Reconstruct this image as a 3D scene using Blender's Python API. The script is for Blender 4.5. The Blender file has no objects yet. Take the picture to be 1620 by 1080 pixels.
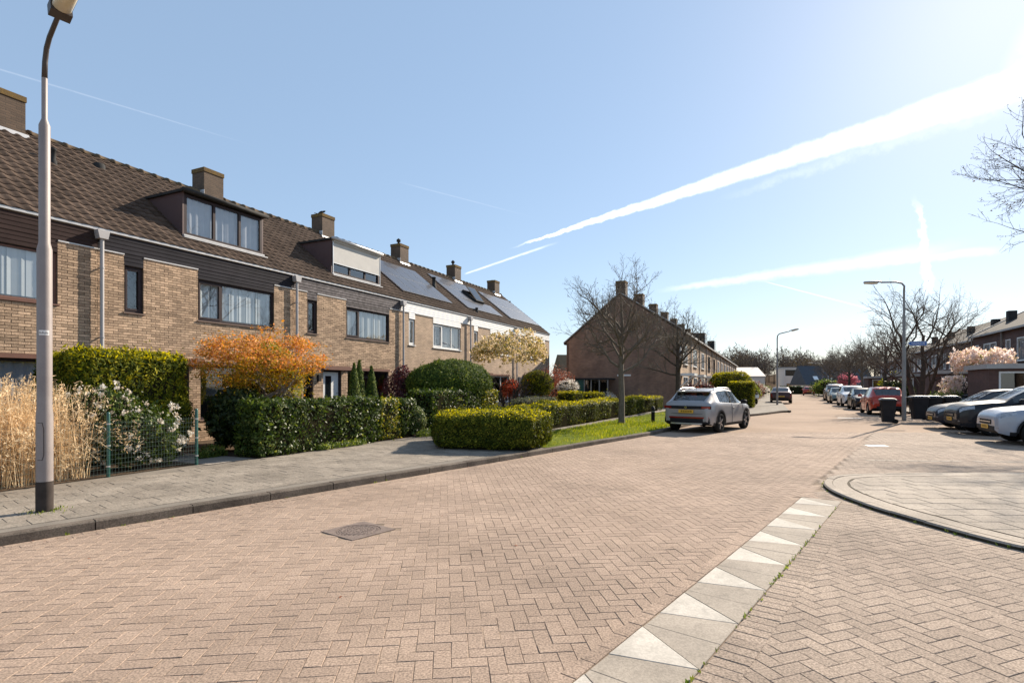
import bpy, math, random
import numpy as np
R = math.radians
SC = bpy.context.scene
COL = SC.collection
rng = np.random.default_rng(7)
random.seed(7)

# ------------------------------------------------------------------ camera
cam_data = bpy.data.cameras.new("camera")
cam = bpy.data.objects.new("camera", cam_data)
COL.objects.link(cam)
cam.location = (0, 0, 1.6)
cam.rotation_euler = (R(90), 0, 0)
cam_data.sensor_width = 36
cam_data.lens = 865 / 1620 * 36
cam_data.shift_y = 70 / 1620
cam_data.clip_start = 0.05
cam_data.clip_end = 3000
SC.camera = cam

# ------------------------------------------------------------------ sun, sky, exposure
SUN_AZ, SUN_EL = 43.5, 31.5          # azimuth from +Y towards +X
sd = bpy.data.lights.new("sun", 'SUN')
sd.energy = 5.0
sd.angle = R(0.55)
sd.color = (1.0, 0.885, 0.73)
sun = bpy.data.objects.new("sun", sd)
COL.objects.link(sun)
sun.location = (60, 75, 60)
sun.rotation_euler = (R(90 - SUN_EL), 0, R(180 - SUN_AZ))

world = bpy.data.worlds.new("World")
SC.world = world
world.use_nodes = True
SC.view_settings.view_transform = 'Standard'
SC.view_settings.look = 'None'
SC.view_settings.exposure = 0.92
SC.view_settings.gamma = 1.0
SC.view_settings.use_curve_mapping = False
SC.cycles.use_denoising = True
SC.cycles.max_bounces = 6
SC.cycles.diffuse_bounces = 3
SC.cycles.glossy_bounces = 3
SC.cycles.transmission_bounces = 4
SC.cycles.transparent_max_bounces = 6
SC.cycles.caustics_reflective = False
SC.cycles.caustics_refractive = False
SC.cycles.sample_clamp_indirect = 6.0


def build_world():
    nt = world.node_tree
    N, L = nt.nodes, nt.links
    N.clear()
    out = N.new('ShaderNodeOutputWorld')
    bg = N.new('ShaderNodeBackground')
    sky = N.new('ShaderNodeTexSky')
    sky.sky_type = 'NISHITA'
    sky.sun_disc = False
    sky.sun_elevation = R(SUN_EL)
    sky.sun_rotation = R(SUN_AZ)
    sky.air_density = 1.0
    sky.dust_density = 0.33
    sky.ozone_density = 1.0
    bg.inputs['Strength'].default_value = 0.072
    tc = N.new('ShaderNodeTexCoord')
    G = tc.outputs['Generated']

    def math_(op, a, b=None, c=None, clamp=False):
        n = N.new('ShaderNodeMath'); n.operation = op; n.use_clamp = clamp
        for i, v in enumerate((a, b, c)):
            if v is None: continue
            if isinstance(v, (int, float)): n.inputs[i].default_value = v
            else: L.new(v, n.inputs[i])
        return n.outputs[0]

    def dot(vec, c):
        n = N.new('ShaderNodeVectorMath'); n.operation = 'DOT_PRODUCT'
        L.new(vec, n.inputs[0]); n.inputs[1].default_value = c
        return n.outputs['Value']

    def noise(scale, detail=4, rough=.6, stretch=None):
        n = N.new('ShaderNodeTexNoise')
        n.inputs['Scale'].default_value = scale
        n.inputs['Detail'].default_value = detail
        n.inputs['Roughness'].default_value = rough
        L.new(G, n.inputs['Vector'])
        return n.outputs['Fac']

    def dirv(u, v):
        d = np.array([(u - 810) / 865., 1., (610 - v) / 865.])
        return d / np.linalg.norm(d)

    def mapr(val, a, b, c=0., d=1., smooth=True):
        n = N.new('ShaderNodeMapRange')
        if smooth: n.interpolation_type = 'SMOOTHSTEP'
        L.new(val, n.inputs[0])
        for i, x in enumerate((a, b, c, d)):
            if isinstance(x, (int, float)): n.inputs[1 + i].default_value = x
            else: L.new(x, n.inputs[1 + i])
        return n.outputs[0]

    nz_fine = noise(70, 5, .62)
    nz_mid = noise(22, 5, .6)
    nz_big = noise(5, 3, .5)

    def trail(p, q, w0, w1, op, soft, wob, fade0=.06, fade1=.0, nzmix=.5, asym=1.0):
        """condensation trail along the great circle from direction p to q; widths as angles"""
        a, b = dirv(*p), dirv(*q)
        nrm = np.cross(a, b); nrm /= np.linalg.norm(nrm)
        if nrm[2] < 0: nrm = -nrm                       # + side is up
        tan = np.cross(nrm, a); tan /= np.linalg.norm(tan)
        if np.dot(tan, b) < 0: tan = -tan
        ln = math.atan2(float(np.dot(tan, b)), float(np.dot(a, b)))
        along = math_('ARCTAN2', dot(G, tan), dot(G, a))
        t = math_('DIVIDE', along, ln)
        off = dot(G, nrm)
        n0 = math_('SUBTRACT', nz_mid, .5)
        n1 = math_('SUBTRACT', nz_fine, .5)
        off = math_('ADD', off, math_('MULTIPLY', n0, wob))
        off = math_('ADD', off, math_('MULTIPLY', n1, wob * .8))
        wd = math_('MULTIPLY_ADD', math_('MAXIMUM', t, 0.), w1 - w0, w0)
        up = math_('MAXIMUM', off, 0.)
        dn = math_('MULTIPLY', math_('MAXIMUM', math_('MULTIPLY', off, -1.), 0.), asym)
        dist = math_('DIVIDE', math_('ADD', up, dn), wd)
        m = mapr(dist, 1. - soft, 1., 1., 0.)
        m = math_('MULTIPLY', m, mapr(t, 0., fade0, 0., 1.))
        m = math_('MULTIPLY', m, mapr(t, 1. - fade1, 1.0001, 1., 0.) if fade1 else mapr(t, 1.25, 1.4, 1., 0.))
        m = math_('MULTIPLY', m, mapr(nz_fine, .25, .62, 1. - nzmix, 1.))
        m = math_('MULTIPLY', m, mapr(dot(G, a), 0., .2, 0., 1.))
        return math_('MULTIPLY', m, op)

    ms = [
        trail((803, 394), (1640, 124), .0012, .0255, .95, .6, .009, .10, .0, .15, 1.0),
        trail((1120, 322), (1640, 150), .006, .022, .16, .9, .020, .3, .0, .7),
        trail((733, 434), (890, 381), .0022, .0030, .55, .8, .002, .05, .35, .3),
        trail((1030, 462), (1560, 386), .005, .020, .42, .9, .010, .18, .25, .25),
        trail((1380, 420), (1600, 392), .004, .010, .35, .9, .008, .2, .2, .3),
        trail((1449, 305), (1471, 470), .004, .010, .55, .7, .022, .25, .10, .3),
        trail((1205, 444), (1420, 500), .0010, .0018, .45, .8, .001, .08, .3, .2),
        trail((-20, 104), (420, 236), .0016, .0012, .10, .8, .001, .02, .5, .4),
        trail((620, 285), (860, 348), .0016, .0012, .08, .8, .001, .2, .5, .4),
        trail((1560, 190), (1660, 20), .010, .03, .22, .9, .01, .2, .2, .4),
    ]
    m = ms[0]
    for k in ms[1:]:
        m = math_('SUBTRACT', math_('ADD', m, k), math_('MULTIPLY', m, k))
    # humid air: sky a little milkier
    milk = N.new('ShaderNodeMixRGB'); milk.blend_type = 'MIX'
    milk.inputs[0].default_value = .46
    L.new(sky.outputs[0], milk.inputs[1]); milk.inputs[2].default_value = (3.75, 5.5, 8.0, 1)
    mix = N.new('ShaderNodeMixRGB')
    L.new(m, mix.inputs[0]); L.new(milk.outputs[0], mix.inputs[1])
    mix.inputs[2].default_value = (10.8, 11.6, 12.6, 1)
    tint = N.new('ShaderNodeMixRGB'); tint.blend_type = 'MULTIPLY'; tint.inputs[0].default_value = 1.
    L.new(mix.outputs[0], tint.inputs[1]); tint.inputs[2].default_value = (1.03, .995, .965, 1)
    L.new(tint.outputs[0], bg.inputs['Color'])
    L.new(bg.outputs[0], out.inputs['Surface'])


build_world()
world.cycles.sampling_method = 'MANUAL'
world.cycles.sample_map_resolution = 512

# ------------------------------------------------------------------ frames of the place
SA, CA = math.sin(R(25)), math.cos(R(25))        # the house rows run 25 degrees right of the view
SK, CK = math.sin(R(38)), math.cos(R(38))        # the near kerb runs 38 degrees right of it


def sw(s, w, z=0.):
    return (s * SA - w * CA, s * CA + w * SA, z)


def arr(x): return np.asarray(x, float)


def in_poly(pts, poly):
    pts = arr(pts); poly = arr(poly)
    x, y = pts[:, 0], pts[:, 1]
    inside = np.zeros(len(pts), bool)
    j = len(poly) - 1
    for i in range(len(poly)):
        xi, yi = poly[i]; xj, yj = poly[j]
        c = ((yi > y) != (yj > y)) & (x < (xj - xi) * (y - yi) / ((yj - yi) or 1e-9) + xi)
        inside ^= c
        j = i
    return inside


# ------------------------------------------------------------------ objects
def tag(o, label=None, cat=None, group=None, kind=None):
    if label: o["label"] = label
    if cat: o["category"] = cat
    if group: o["group"] = group
    if kind: o["kind"] = kind
    return o


def link(name, data, parent=None, loc=None, rz=None):
    o = bpy.data.objects.new(name, data)
    COL.objects.link(o)
    if parent is not None: o.parent = parent
    if loc is not None: o.location = loc
    if rz is not None: o.rotation_euler = (0, 0, rz)
    return o


def empty(name, loc=(0, 0, 0), rz=0., label=None, cat=None, group=None):
    o = link(name, None, None, loc, rz)
    o.empty_display_size = .2
    return tag(o, label, cat, group)


def mesh_np(name, V, F, mat, smooth=False, face_attr=None):
    """V (n,3), F (m,k) all faces k-gons"""
    V = np.ascontiguousarray(V, np.float32); F = np.ascontiguousarray(F, np.int32)
    me = bpy.data.meshes.new(name)
    m, k = F.shape
    me.vertices.add(len(V)); me.vertices.foreach_set("co", V.ravel())
    me.loops.add(m * k); me.loops.foreach_set("vertex_index", F.ravel())
    me.polygons.add(m)
    me.polygons.foreach_set("loop_start", np.arange(0, m * k, k, dtype=np.int32))
    me.polygons.foreach_set("loop_total", np.full(m, k, np.int32))
    if smooth: me.polygons.foreach_set("use_smooth", np.ones(m, bool))
    if face_attr is not None:
        a = me.attributes.new("rnd", 'FLOAT', 'FACE')
        a.data.foreach_set("value", np.ascontiguousarray(face_attr, np.float32))
    me.update(calc_edges=True)
    if not smooth: me.shade_flat()
    if mat: me.materials.append(mat)
    return me


class MB:
    def __init__(s): s.v = []; s.f = []; s.r = []

    def add(s, vs, fs, r=0.):
        b = len(s.v); s.v += [tuple(p) for p in vs]
        s.f += [tuple(b + i for i in f) for f in fs]; s.r += [r] * len(fs)
        return s

    def box(s, x0, x1, y0, y1, z0, z1, r=0.):
        return s.add([(x0, y0, z0), (x1, y0, z0), (x1, y1, z0), (x0, y1, z0), (x0, y0, z1), (x1, y0, z1), (x1, y1, z1), (x0, y1, z1)],
                     [(0, 3, 2, 1), (4, 5, 6, 7), (0, 1, 5, 4), (1, 2, 6, 5), (2, 3, 7, 6), (3, 0, 4, 7)], r)

    def cbox(s, x0, x1, y0, y1, z0, z1, c):
        """box with its upright edges and top rim chamfered"""
        b = len(s.v)
        rings = []
        for (z, q) in ((z0, 0), (z1 - c, 0), (z1, c)):
            x_0, x_1, y_0, y_1 = x0 + q, x1 - q, y0 + q, y1 - q
            rings.append([(x_0 + c, y_0, z), (x_1 - c, y_0, z), (x_1, y_0 + c, z), (x_1, y_1 - c, z), (x_1 - c, y_1, z), (x_0 + c, y_1, z), (x_0, y_1 - c, z), (x_0, y_0 + c, z)])
        vs = sum(rings, [])
        fs = [tuple(range(7, -1, -1)), tuple(range(16, 24))]
        for k in range(2):
            for i in range(8):
                j = (i + 1) % 8
                fs.append((k * 8 + i, k * 8 + j, k * 8 + 8 + j, k * 8 + 8 + i))
        return s.add(vs, fs)

    def prism(s, poly, axis, a, b):
        """poly of 2-D points extruded along axis from a to b"""
        n = len(poly)
        def P(p, t):
            if axis == 'x': return (t, p[0], p[1])
            if axis == 'y': return (p[0], t, p[1])
            return (p[0], p[1], t)
        vs = [P(p, a) for p in poly] + [P(p, b) for p in poly]
        fs = [tuple(range(n)), tuple(range(2 * n - 1, n - 1, -1))] + [(i, i + n, (i + 1) % n + n, (i + 1) % n) for i in range(n)]
        return s.add(vs, fs)

    def tube(s, pts, rad, n=6, cap=True):
        P = [arr(p) for p in pts]
        m = len(P)
        if not hasattr(rad, '__len__'): rad = [rad] * m
        vs = []
        t = P[1] - P[0]; t = t / (np.linalg.norm(t) + 1e-12)
        ref = arr((0, 0, 1)) if abs(t[2]) < .9 else arr((1, 0, 0))
        a = np.cross(t, ref); a /= np.linalg.norm(a)
        for i in range(m):
            t = P[min(i + 1, m - 1)] - P[max(i - 1, 0)]
            t = t / (np.linalg.norm(t) + 1e-12)
            a = a - t * np.dot(a, t); a /= (np.linalg.norm(a) + 1e-12)
            b = np.cross(t, a)
            for k in range(n):
                an = 2 * math.pi * k / n
                vs.append(tuple(P[i] + rad[i] * (math.cos(an) * a + math.sin(an) * b)))
        fs = []
        for i in range(m - 1):
            for k in range(n):
                k2 = (k + 1) % n
                fs.append((i * n + k, i * n + k2, (i + 1) * n + k2, (i + 1) * n + k))
        if cap: fs += [tuple(range(n - 1, -1, -1)), tuple(range((m - 1) * n, m * n))]
        return s.add(vs, fs)

    def lathe(s, prof, n=16, axis='z', c=(0, 0, 0)):
        """prof: (radius, height) pairs"""
        vs = []
        for (r, h) in prof:
            for k in range(n):
                an = 2 * math.pi * k / n
                x, y = r * math.cos(an), r * math.sin(an)
                p = (x, y, h) if axis == 'z' else ((x, h, y) if axis == 'y' else (h, x, y))
                vs.append((p[0] + c[0], p[1] + c[1], p[2] + c[2]))
        fs = []
        for i in range(len(prof) - 1):
            for k in range(n):
                k2 = (k + 1) % n
                fs.append((i * n + k, i * n + k2, (i + 1) * n + k2, (i + 1) * n + k))
        return s.add(vs, fs)

    def mesh(s, name, mat, smooth=False, attr=False):
        me = bpy.data.meshes.new(name)
        me.from_pydata(s.v, [], s.f)
        if smooth: me.polygons.foreach_set("use_smooth", np.ones(len(me.polygons), bool))
        if attr:
            a = me.attributes.new("rnd", 'FLOAT', 'FACE'); a.data.foreach_set("value", arr(s.r).astype(np.float32))
        if mat: me.materials.append(mat)
        return me

    def build(s, name, mat, parent=None, smooth=False, loc=None, rz=None, attr=False):
        return link(name, s.mesh(name, mat, smooth, attr), parent, loc, rz)


def part(name, mat, parent, x0, x1, y0, y1, z0, z1):
    return MB().box(x0, x1, y0, y1, z0, z1).build(name, mat, parent)


def sheet(name, pts, z, mat, kind='structure', parent=None):
    me = bpy.data.meshes.new(name)
    a = sum(pts[i][0] * pts[(i + 1) % len(pts)][1] - pts[(i + 1) % len(pts)][0] * pts[i][1] for i in range(len(pts)))
    if a < 0: pts = pts[::-1]
    me.from_pydata([(p[0], p[1], z) for p in pts], [], [tuple(range(len(pts)))])
    me.materials.append(mat)
    o = link(name, me, parent)
    if kind: o["kind"] = kind
    return o


# ------------------------------------------------------------------ materials
def nodes(name):
    m = bpy.data.materials.new(name); m.use_nodes = True
    nt = m.node_tree
    return m, nt.nodes, nt.links, nt.nodes['Principled BSDF']


def mat(name, c1, c2=None, scale=4., rough=.7, bump=0., bscale=60., metal=0., coat=0., spec=.5, rnd=0., fine=0., fscale=150., detail=5, stain=0., sscale=.5):
    """colour c1, clouded with c2 by a world-space noise; rnd varies each piece; fine adds a grain"""
    m, N, L, P = nodes(name)
    P.inputs['Roughness'].default_value = rough
    P.inputs['Metallic'].default_value = metal
    P.inputs['Coat Weight'].default_value = coat
    P.inputs['Coat Roughness'].default_value = .05
    P.inputs['Specular IOR Level'].default_value = spec
    geo = N.new('ShaderNodeNewGeometry')
    def noise(sc, det=detail):
        n = N.new('ShaderNodeTexNoise'); n.inputs['Scale'].default_value = sc; n.inputs['Detail'].default_value = det
        n.inputs['Roughness'].default_value = .6
        L.new(geo.outputs['Position'], n.inputs['Vector']); return n.outputs['Fac']
    def mixc(fac, a, b, blend='MIX'):
        n = N.new('ShaderNodeMixRGB'); n.blend_type = blend
        for i, v in enumerate((fac, a, b)):
            if isinstance(v, (int, float)): n.inputs[i].default_value = v
            elif isinstance(v, tuple): n.inputs[i].default_value = (*v, 1)
            else: L.new(v, n.inputs[i])
        return n.outputs[0]
    def mr(val, a, b, c, d):
        n = N.new('ShaderNodeMapRange'); L.new(val, n.inputs[0])
        for i, x in enumerate((a, b, c, d)): n.inputs[1 + i].default_value = x
        return n.outputs[0]
    col = None
    if c2 is not None:
        col = mixc(mr(noise(scale), .32, .68, 0, 1), c1, c2)
    if rnd:
        at = N.new('ShaderNodeAttribute'); at.attribute_name = 'rnd'
        oi = N.new('ShaderNodeObjectInfo')
        ad = N.new('ShaderNodeMath'); ad.operation = 'ADD'
        L.new(at.outputs['Fac'], ad.inputs[0]); L.new(oi.outputs['Random'], ad.inputs[1])
        fr = N.new('ShaderNodeMath'); fr.operation = 'FRACT'; L.new(ad.outputs[0], fr.inputs[0])
        v = mr(fr.outputs[0], 0, 1, 1 - rnd, 1 + rnd)
        cmb = N.new('ShaderNodeCombineColor')
        L.new(v, cmb.inputs[0]); L.new(v, cmb.inputs[1]); L.new(v, cmb.inputs[2])
        col = mixc(1., col if col is not None else c1, cmb.outputs[0], 'MULTIPLY')
    if fine:
        v = mr(noise(fscale, 2), .36, .64, 1 - fine, 1 + fine)
        cmb = N.new('ShaderNodeCombineColor')
        for i in range(3): L.new(v, cmb.inputs[i])
        col = mixc(1., col if col is not None else c1, cmb.outputs[0], 'MULTIPLY')
    if stain:
        for (sc_, lo_, hi_, am) in ((sscale, .42, .66, stain), (sscale * 5.3, .55, .70, stain * .8)):
            v = mr(noise(sc_, 7), lo_, hi_, 1 + am * .25, 1 - am)
            cmb = N.new('ShaderNodeCombineColor')
            for i in range(3): L.new(v, cmb.inputs[i])
            col = mixc(1., col if col is not None else c1, cmb.outputs[0], 'MULTIPLY')
    if col is None: P.inputs['Base Color'].default_value = (*c1, 1)
    else: L.new(col, P.inputs['Base Color'])
    if bump:
        b = N.new('ShaderNodeBump'); b.inputs['Strength'].default_value = bump; b.inputs['Distance'].default_value = .01
        L.new(noise(bscale, 4), b.inputs['Height']); L.new(b.outputs[0], P.inputs['Normal'])
    return m


def leafmat(name, stops, trans=.35, rough=.55, clump=6., tcol=None, spec=.35):
    """leaf colours picked per leaf from stops (ramp), light shining through"""
    m, N, L, P = nodes(name)
    at = N.new('ShaderNodeAttribute'); at.attribute_name = 'rnd'
    geo = N.new('ShaderNodeNewGeometry')
    nz = N.new('ShaderNodeTexNoise'); nz.inputs['Scale'].default_value = clump; nz.inputs['Detail'].default_value = 2
    L.new(geo.outputs['Position'], nz.inputs['Vector'])
    a = N.new('ShaderNodeMath'); a.operation = 'MULTIPLY_ADD'
    L.new(nz.outputs['Fac'], a.inputs[0]); a.inputs[1].default_value = .9; a.inputs[2].default_value = -.45
    b = N.new('ShaderNodeMath'); b.operation = 'ADD'; b.use_clamp = True
    L.new(at.outputs['Fac'], b.inputs[0]); L.new(a.outputs[0], b.inputs[1])
    cr = N.new('ShaderNodeValToRGB')
    e = cr.color_ramp.elements
    while len(e) < len(stops): e.new(.5)
    for i, (p, c) in enumerate(stops): e[i].position = p; e[i].color = (*c, 1)
    L.new(b.outputs[0], cr.inputs[0])
    L.new(cr.outputs[0], P.inputs['Base Color'])
    P.inputs['Roughness'].default_value = rough
    P.inputs['Specular IOR Level'].default_value = spec
    if trans:
        tr = N.new('ShaderNodeBsdfTranslucent')
        hs = N.new('ShaderNodeHueSaturation'); hs.inputs['Value'].default_value = 1.5; hs.inputs['Saturation'].default_value = 1.1
        hs.inputs['Hue'].default_value = .49
        L.new(cr.outputs[0], hs.inputs['Color']); L.new(hs.outputs[0], tr.inputs['Color'])
        mx = N.new('ShaderNodeMixShader'); mx.inputs[0].default_value = trans
        L.new(P.outputs[0], mx.inputs[1]); L.new(tr.outputs[0], mx.inputs[2])
        L.new(mx.outputs[0], N['Material Output'].inputs['Surface'])
    return m


def glassmat(name, tint=(.75, .82, .85), base_refl=.10, rough=.01):
    m, N, L, P = nodes(name)
    N.remove(P)
    g = N.new('ShaderNodeBsdfGlossy'); g.inputs['Roughness'].default_value = rough
    t = N.new('ShaderNodeBsdfTransparent'); t.inputs['Color'].default_value = (*tint, 1)
    lw = N.new('ShaderNodeLayerWeight'); lw.inputs['Blend'].default_value = .5      # 1 - |cos|, the same from both sides
    fr = N.new('ShaderNodeMath'); fr.operation = 'POWER'; L.new(lw.outputs['Facing'], fr.inputs[0]); fr.inputs[1].default_value = 4.
    mr = N.new('ShaderNodeMapRange'); L.new(fr.outputs[0], mr.inputs[0])
    mr.inputs[1].default_value = 0; mr.inputs[2].default_value = 1
    mr.inputs[3].default_value = base_refl; mr.inputs[4].default_value = 1
    mx = N.new('ShaderNodeMixShader')
    L.new(mr.outputs[0], mx.inputs[0]); L.new(t.outputs[0], mx.inputs[1]); L.new(g.outputs[0], mx.inputs[2])
    L.new(mx.outputs[0], N['Material Output'].inputs['Surface'])
    return m


def brickmat(name, c1, c2, mortar, bw=.22, bh=.0625, rough=.85, bump=.6, axes='xz'):
    """brickwork seen too far off to pick apart: object-space courses on upright walls"""
    m, N, L, P = nodes(name)
    tc = N.new('ShaderNodeTexCoord')
    sx = N.new('ShaderNodeSeparateXYZ'); L.new(tc.outputs['Object'], sx.inputs[0])
    ad = N.new('ShaderNodeMath'); ad.operation = 'ADD'
    L.new(sx.outputs[0], ad.inputs[0]); L.new(sx.outputs[1], ad.inputs[1])
    cx = N.new('ShaderNodeCombineXYZ'); L.new(ad.outputs[0], cx.inputs[0]); L.new(sx.outputs[2], cx.inputs[1])
    b = N.new('ShaderNodeTexBrick')
    b.inputs['Scale'].default_value = 1.
    b.inputs['Brick Width'].default_value = bw; b.inputs['Row Height'].default_value = bh
    b.inputs['Mortar Size'].default_value = .006; b.inputs['Mortar Smooth'].default_value = .2
    b.inputs['Color1'].default_value = (*c1, 1); b.inputs['Color2'].default_value = (*c2, 1); b.inputs['Mortar'].default_value = (*mortar, 1)
    L.new(cx.outputs[0], b.inputs['Vector'])
    nz = N.new('ShaderNodeTexNoise'); nz.inputs['Scale'].default_value = 1.3; nz.inputs['Detail'].default_value = 6
    L.new(tc.outputs['Object'], nz.inputs['Vector'])
    mr = N.new('ShaderNodeMapRange'); L.new(nz.outputs['Fac'], mr.inputs[0])
    mr.inputs[1].default_value = .3; mr.inputs[2].default_value = .7; mr.inputs[3].default_value = .75; mr.inputs[4].default_value = 1.2
    mx = N.new('ShaderNodeMixRGB'); mx.blend_type = 'MULTIPLY'; mx.inputs[0].default_value = 1
    cb = N.new('ShaderNodeCombineColor')
    for i in range(3): L.new(mr.outputs[0], cb.inputs[i])
    L.new(b.outputs['Color'], mx.inputs[1]); L.new(cb.outputs[0], mx.inputs[2])
    L.new(mx.outputs[0], P.inputs['Base Color'])
    P.inputs['Roughness'].default_value = rough
    bp = N.new('ShaderNodeBump'); bp.inputs['Strength'].default_value = bump; bp.inputs['Distance'].default_value = .01; bp.invert = True
    L.new(b.outputs['Fac'], bp.inputs['Height']); L.new(bp.outputs[0], P.inputs['Normal'])
    return m


M = {}
M['paver'] = mat('paver_beige', (.305, .224, .168), (.362, .268, .205), .55, .9, .6, 220, rnd=.09, fine=.34, fscale=75, spec=.2, stain=.18, sscale=.33)
M['paver_grey'] = mat('paver_grey', (.285, .22, .172), (.345, .27, .212), .7, .9, .6, 220, rnd=.11, fine=.36, fscale=75, spec=.2, stain=.18, sscale=.4)
M['sand'] = mat('joint_sand', (.34, .26, .19), (.12, .088, .066), .8, .95, .3, 200, fine=.2, spec=.1)
M['road_far'] = mat('road_far', (.30, .218, .16), (.345, .255, .192), .35, .95, .3, 30, fine=.14, fscale=18, spec=.1, stain=.14, sscale=.2)
M['paving'] = mat('concrete_paving', (.21, .178, .143), (.275, .236, .192), 1.1, .9, .4, 120, rnd=.10, fine=.24, fscale=45, spec=.2, stain=.22, sscale=.8)
M['paving_base'] = mat('paving_joint', (.16, .138, .115), (.235, .205, .17), 2.0, .9, .3, 100, fine=.2, spec=.2)
M['kerb'] = mat('kerb_concrete', (.10, .08, .065), (.15, .124, .10), 2.2, .9, .4, 140, rnd=.14, fine=.25, fscale=60, spec=.15, stain=.3, sscale=1.4)
M['island'] = mat('island_tile', (.29, .245, .20), (.345, .292, .24), 1.2, .9, .3, 140, rnd=.08, fine=.18, fscale=50, spec=.2, stain=.2, sscale=.9)
M['slab'] = mat('slab_grey', (.29, .248, .202), (.34, .292, .24), 2.0, .85, .25, 160, rnd=.06, fine=.14, fscale=70, spec=.2, stain=.2, sscale=1.3)
M['slab_white'] = mat('slab_white', (.50, .455, .395), (.44, .40, .345), 5.0, .85, .2, 160, fine=.10, fscale=70, spec=.2, stain=.22, sscale=1.7)
M['iron'] = mat('cast_iron', (.17, .128, .108), (.23, .178, .148), 9., .7, .5, 120, metal=.1, fine=.25, spec=.25)
M['kerb_shade'] = mat('kerb_side_shade', (.035, .03, .022), (.06, .052, .036), 6., .95, .4, 120, spec=.05)  # shade on the island kerb's upright side, put into the colour
M['island_joint'] = mat('island_joint', (.09, .075, .058), (.13, .11, .085), 2.0, .95, .3, 100, spec=.05)
M['soil'] = mat('garden_soil', (.07, .05, .035), (.12, .09, .065), 3., .95, .8, 25, fine=.3, fscale=30, spec=0.)
M['path'] = mat('garden_path', (.30, .26, .22), (.24, .21, .18), 2., .85, .4, 60, fine=.15)
M['turf'] = mat('turf', (.08, .11, .016), (.14, .16, .025), 2.5, .95, .8, 40, fine=.3, fscale=40, spec=.05)
M['ground'] = mat('ground_far', (.16, .15, .10), (.11, .12, .06), .05, .95, 0)
M['brick'] = mat('facade_brick', (.475, .338, .232), (.39, .277, .192), 1.2, .9, .6, 120, rnd=.30, fine=.22, fscale=50, spec=.15, stain=.22, sscale=.7)
M['mortar'] = mat('mortar', (.13, .097, .075), (.17, .13, .10), 3., .95, .3, 150, spec=.1)
M['brick_mid'] = brickmat('facade_brick_far', (.485, .345, .238), (.37, .265, .182), (.19, .142, .108))
M['brick_row'] = brickmat('terrace_brick', (.44, .30, .19), (.35, .235, .15), (.22, .17, .13))
M['brick_gable'] = brickmat('gable_brick', (.295, .178, .122), (.23, .138, .097), (.16, .11, .085))
M['brick_dark'] = brickmat('dark_brick', (.135, .07, .056), (.105, .056, .046), (.085, .055, .048))
M['chimney'] = brickmat('chimney_brick', (.115, .074, .048), (.085, .055, .037), (.06, .045, .034))
M['lichen'] = mat('lichen_brick', (.20, .13, .045), (.12, .085, .055), 9., .95, .5, 60, spec=.1)
M['tile'] = mat('roof_tile', (.078, .055, .043), (.11, .078, .06), 1.0, .9, .3, 90, rnd=.2, fine=.2, fscale=40, spec=.12, stain=.2, sscale=.8)
M['tile_far'] = mat('roof_far', (.085, .06, .047), (.11, .079, .061), 1.5, .9, .5, 14, fine=.2, fscale=8, spec=.1)
M['tile_grey'] = mat('roof_grey', (.065, .056, .05), (.09, .078, .069), 1.5, .9, .5, 14, fine=.2, fscale=8, spec=.1)
M['ridge'] = mat('ridge_tile', (.13, .088, .055), (.18, .125, .072), 4., .85, .4, 60, rnd=.15, spec=.2)
M['clad_dark'] = mat('clad_dark', (0.02, 0.019, 0.024), (0.03, 0.028, 0.034), 3., .75, .15, 40, rnd=.12, spec=.08)
M['clad_brown'] = mat('clad_brown', (0.03, 0.019, 0.018), (0.042, 0.027, 0.025), 3., .75, .15, 40, rnd=.12, spec=.08)
M['clad_grey'] = mat('cladding_weathered', (.045, .038, .042), (.13, .115, .12), 7., .7, .4, 30, rnd=.3, spec=.15)
M['clad_white'] = mat('cladding_white', (.82, .81, .79), (.78, .77, .75), 3., .6, .1, 40, rnd=.03)
M['zinc'] = mat('zinc', (.55, .54, .53), (.46, .45, .45), 5., .4, .1, 60, metal=.3)
M['pipe'] = mat('pipe_grey', (.42, .40, .40), (.36, .345, .345), 3., .45)
M['frame_dark'] = mat('frame_dark', (.032, .022, .024), (.045, .031, .033), 6., .55, spec=.2)
M['frame_brown'] = mat('frame_brown', (.13, .058, .038), (.16, .07, .046), 6., .5)
M['frame_white'] = mat('frame_white', (.80, .79, .77), (.74, .73, .71), 6., .4)
M['sill'] = mat('sill_brown', (.12, .072, .052), (.16, .10, .072), 8., .6, .2, 80)
M['glass'] = glassmat('window_glass', (.97, .98, .98), .20)
M['glass_dark'] = glassmat('window_glass_dark', (.40, .44, .46), .12)
M['blind'] = mat('blind_fabric', (.50, .54, .56), (.42, .46, .49), 3., .8, rnd=.22)
M['curtain'] = mat('curtain', (.40, .42, .46), (.32, .34, .38), 4., .9)
M['room'] = mat('room_wall', (.16, .14, .125), (.11, .095, .085), 1.5, .9)
M['screen'] = mat('sun_screen', (.56, .54, .51), (.50, .48, .455), 2., .8, .2, 300)
M['dormer_side'] = mat('dormer_side', (.085, .048, .046), (.10, .058, .055), 2., .6)
M['bitumen'] = mat('bitumen', (.03, .03, .03), (.05, .048, .046), 4., .85, spec=.15)
M['solar'] = mat('solar_cells', (.040, .041, .050), (.052, .052, .062), 2., .35, coat=.35, spec=.3)
M['alu'] = mat('aluminium', (.62, .62, .62), (.55, .55, .55), 8., .35, metal=.7)
M['black'] = mat('black_plastic', (.014, .014, .016), (.020, .020, .022), 8., .6, spec=.15)
M['rubber'] = mat('rubber', (.014, .014, .014), (.02, .02, .019), 20., .9, spec=.1)
M['post_steel'] = mat('lamp_post', (.235, .20, .19), (.29, .25, .235), 3., .55, .1, 80, metal=.1, fine=.06)
M['post_dark'] = mat('lamp_post_foot', (.040, .032, .028), (.06, .048, .042), 9., .8, spec=.15)
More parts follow.
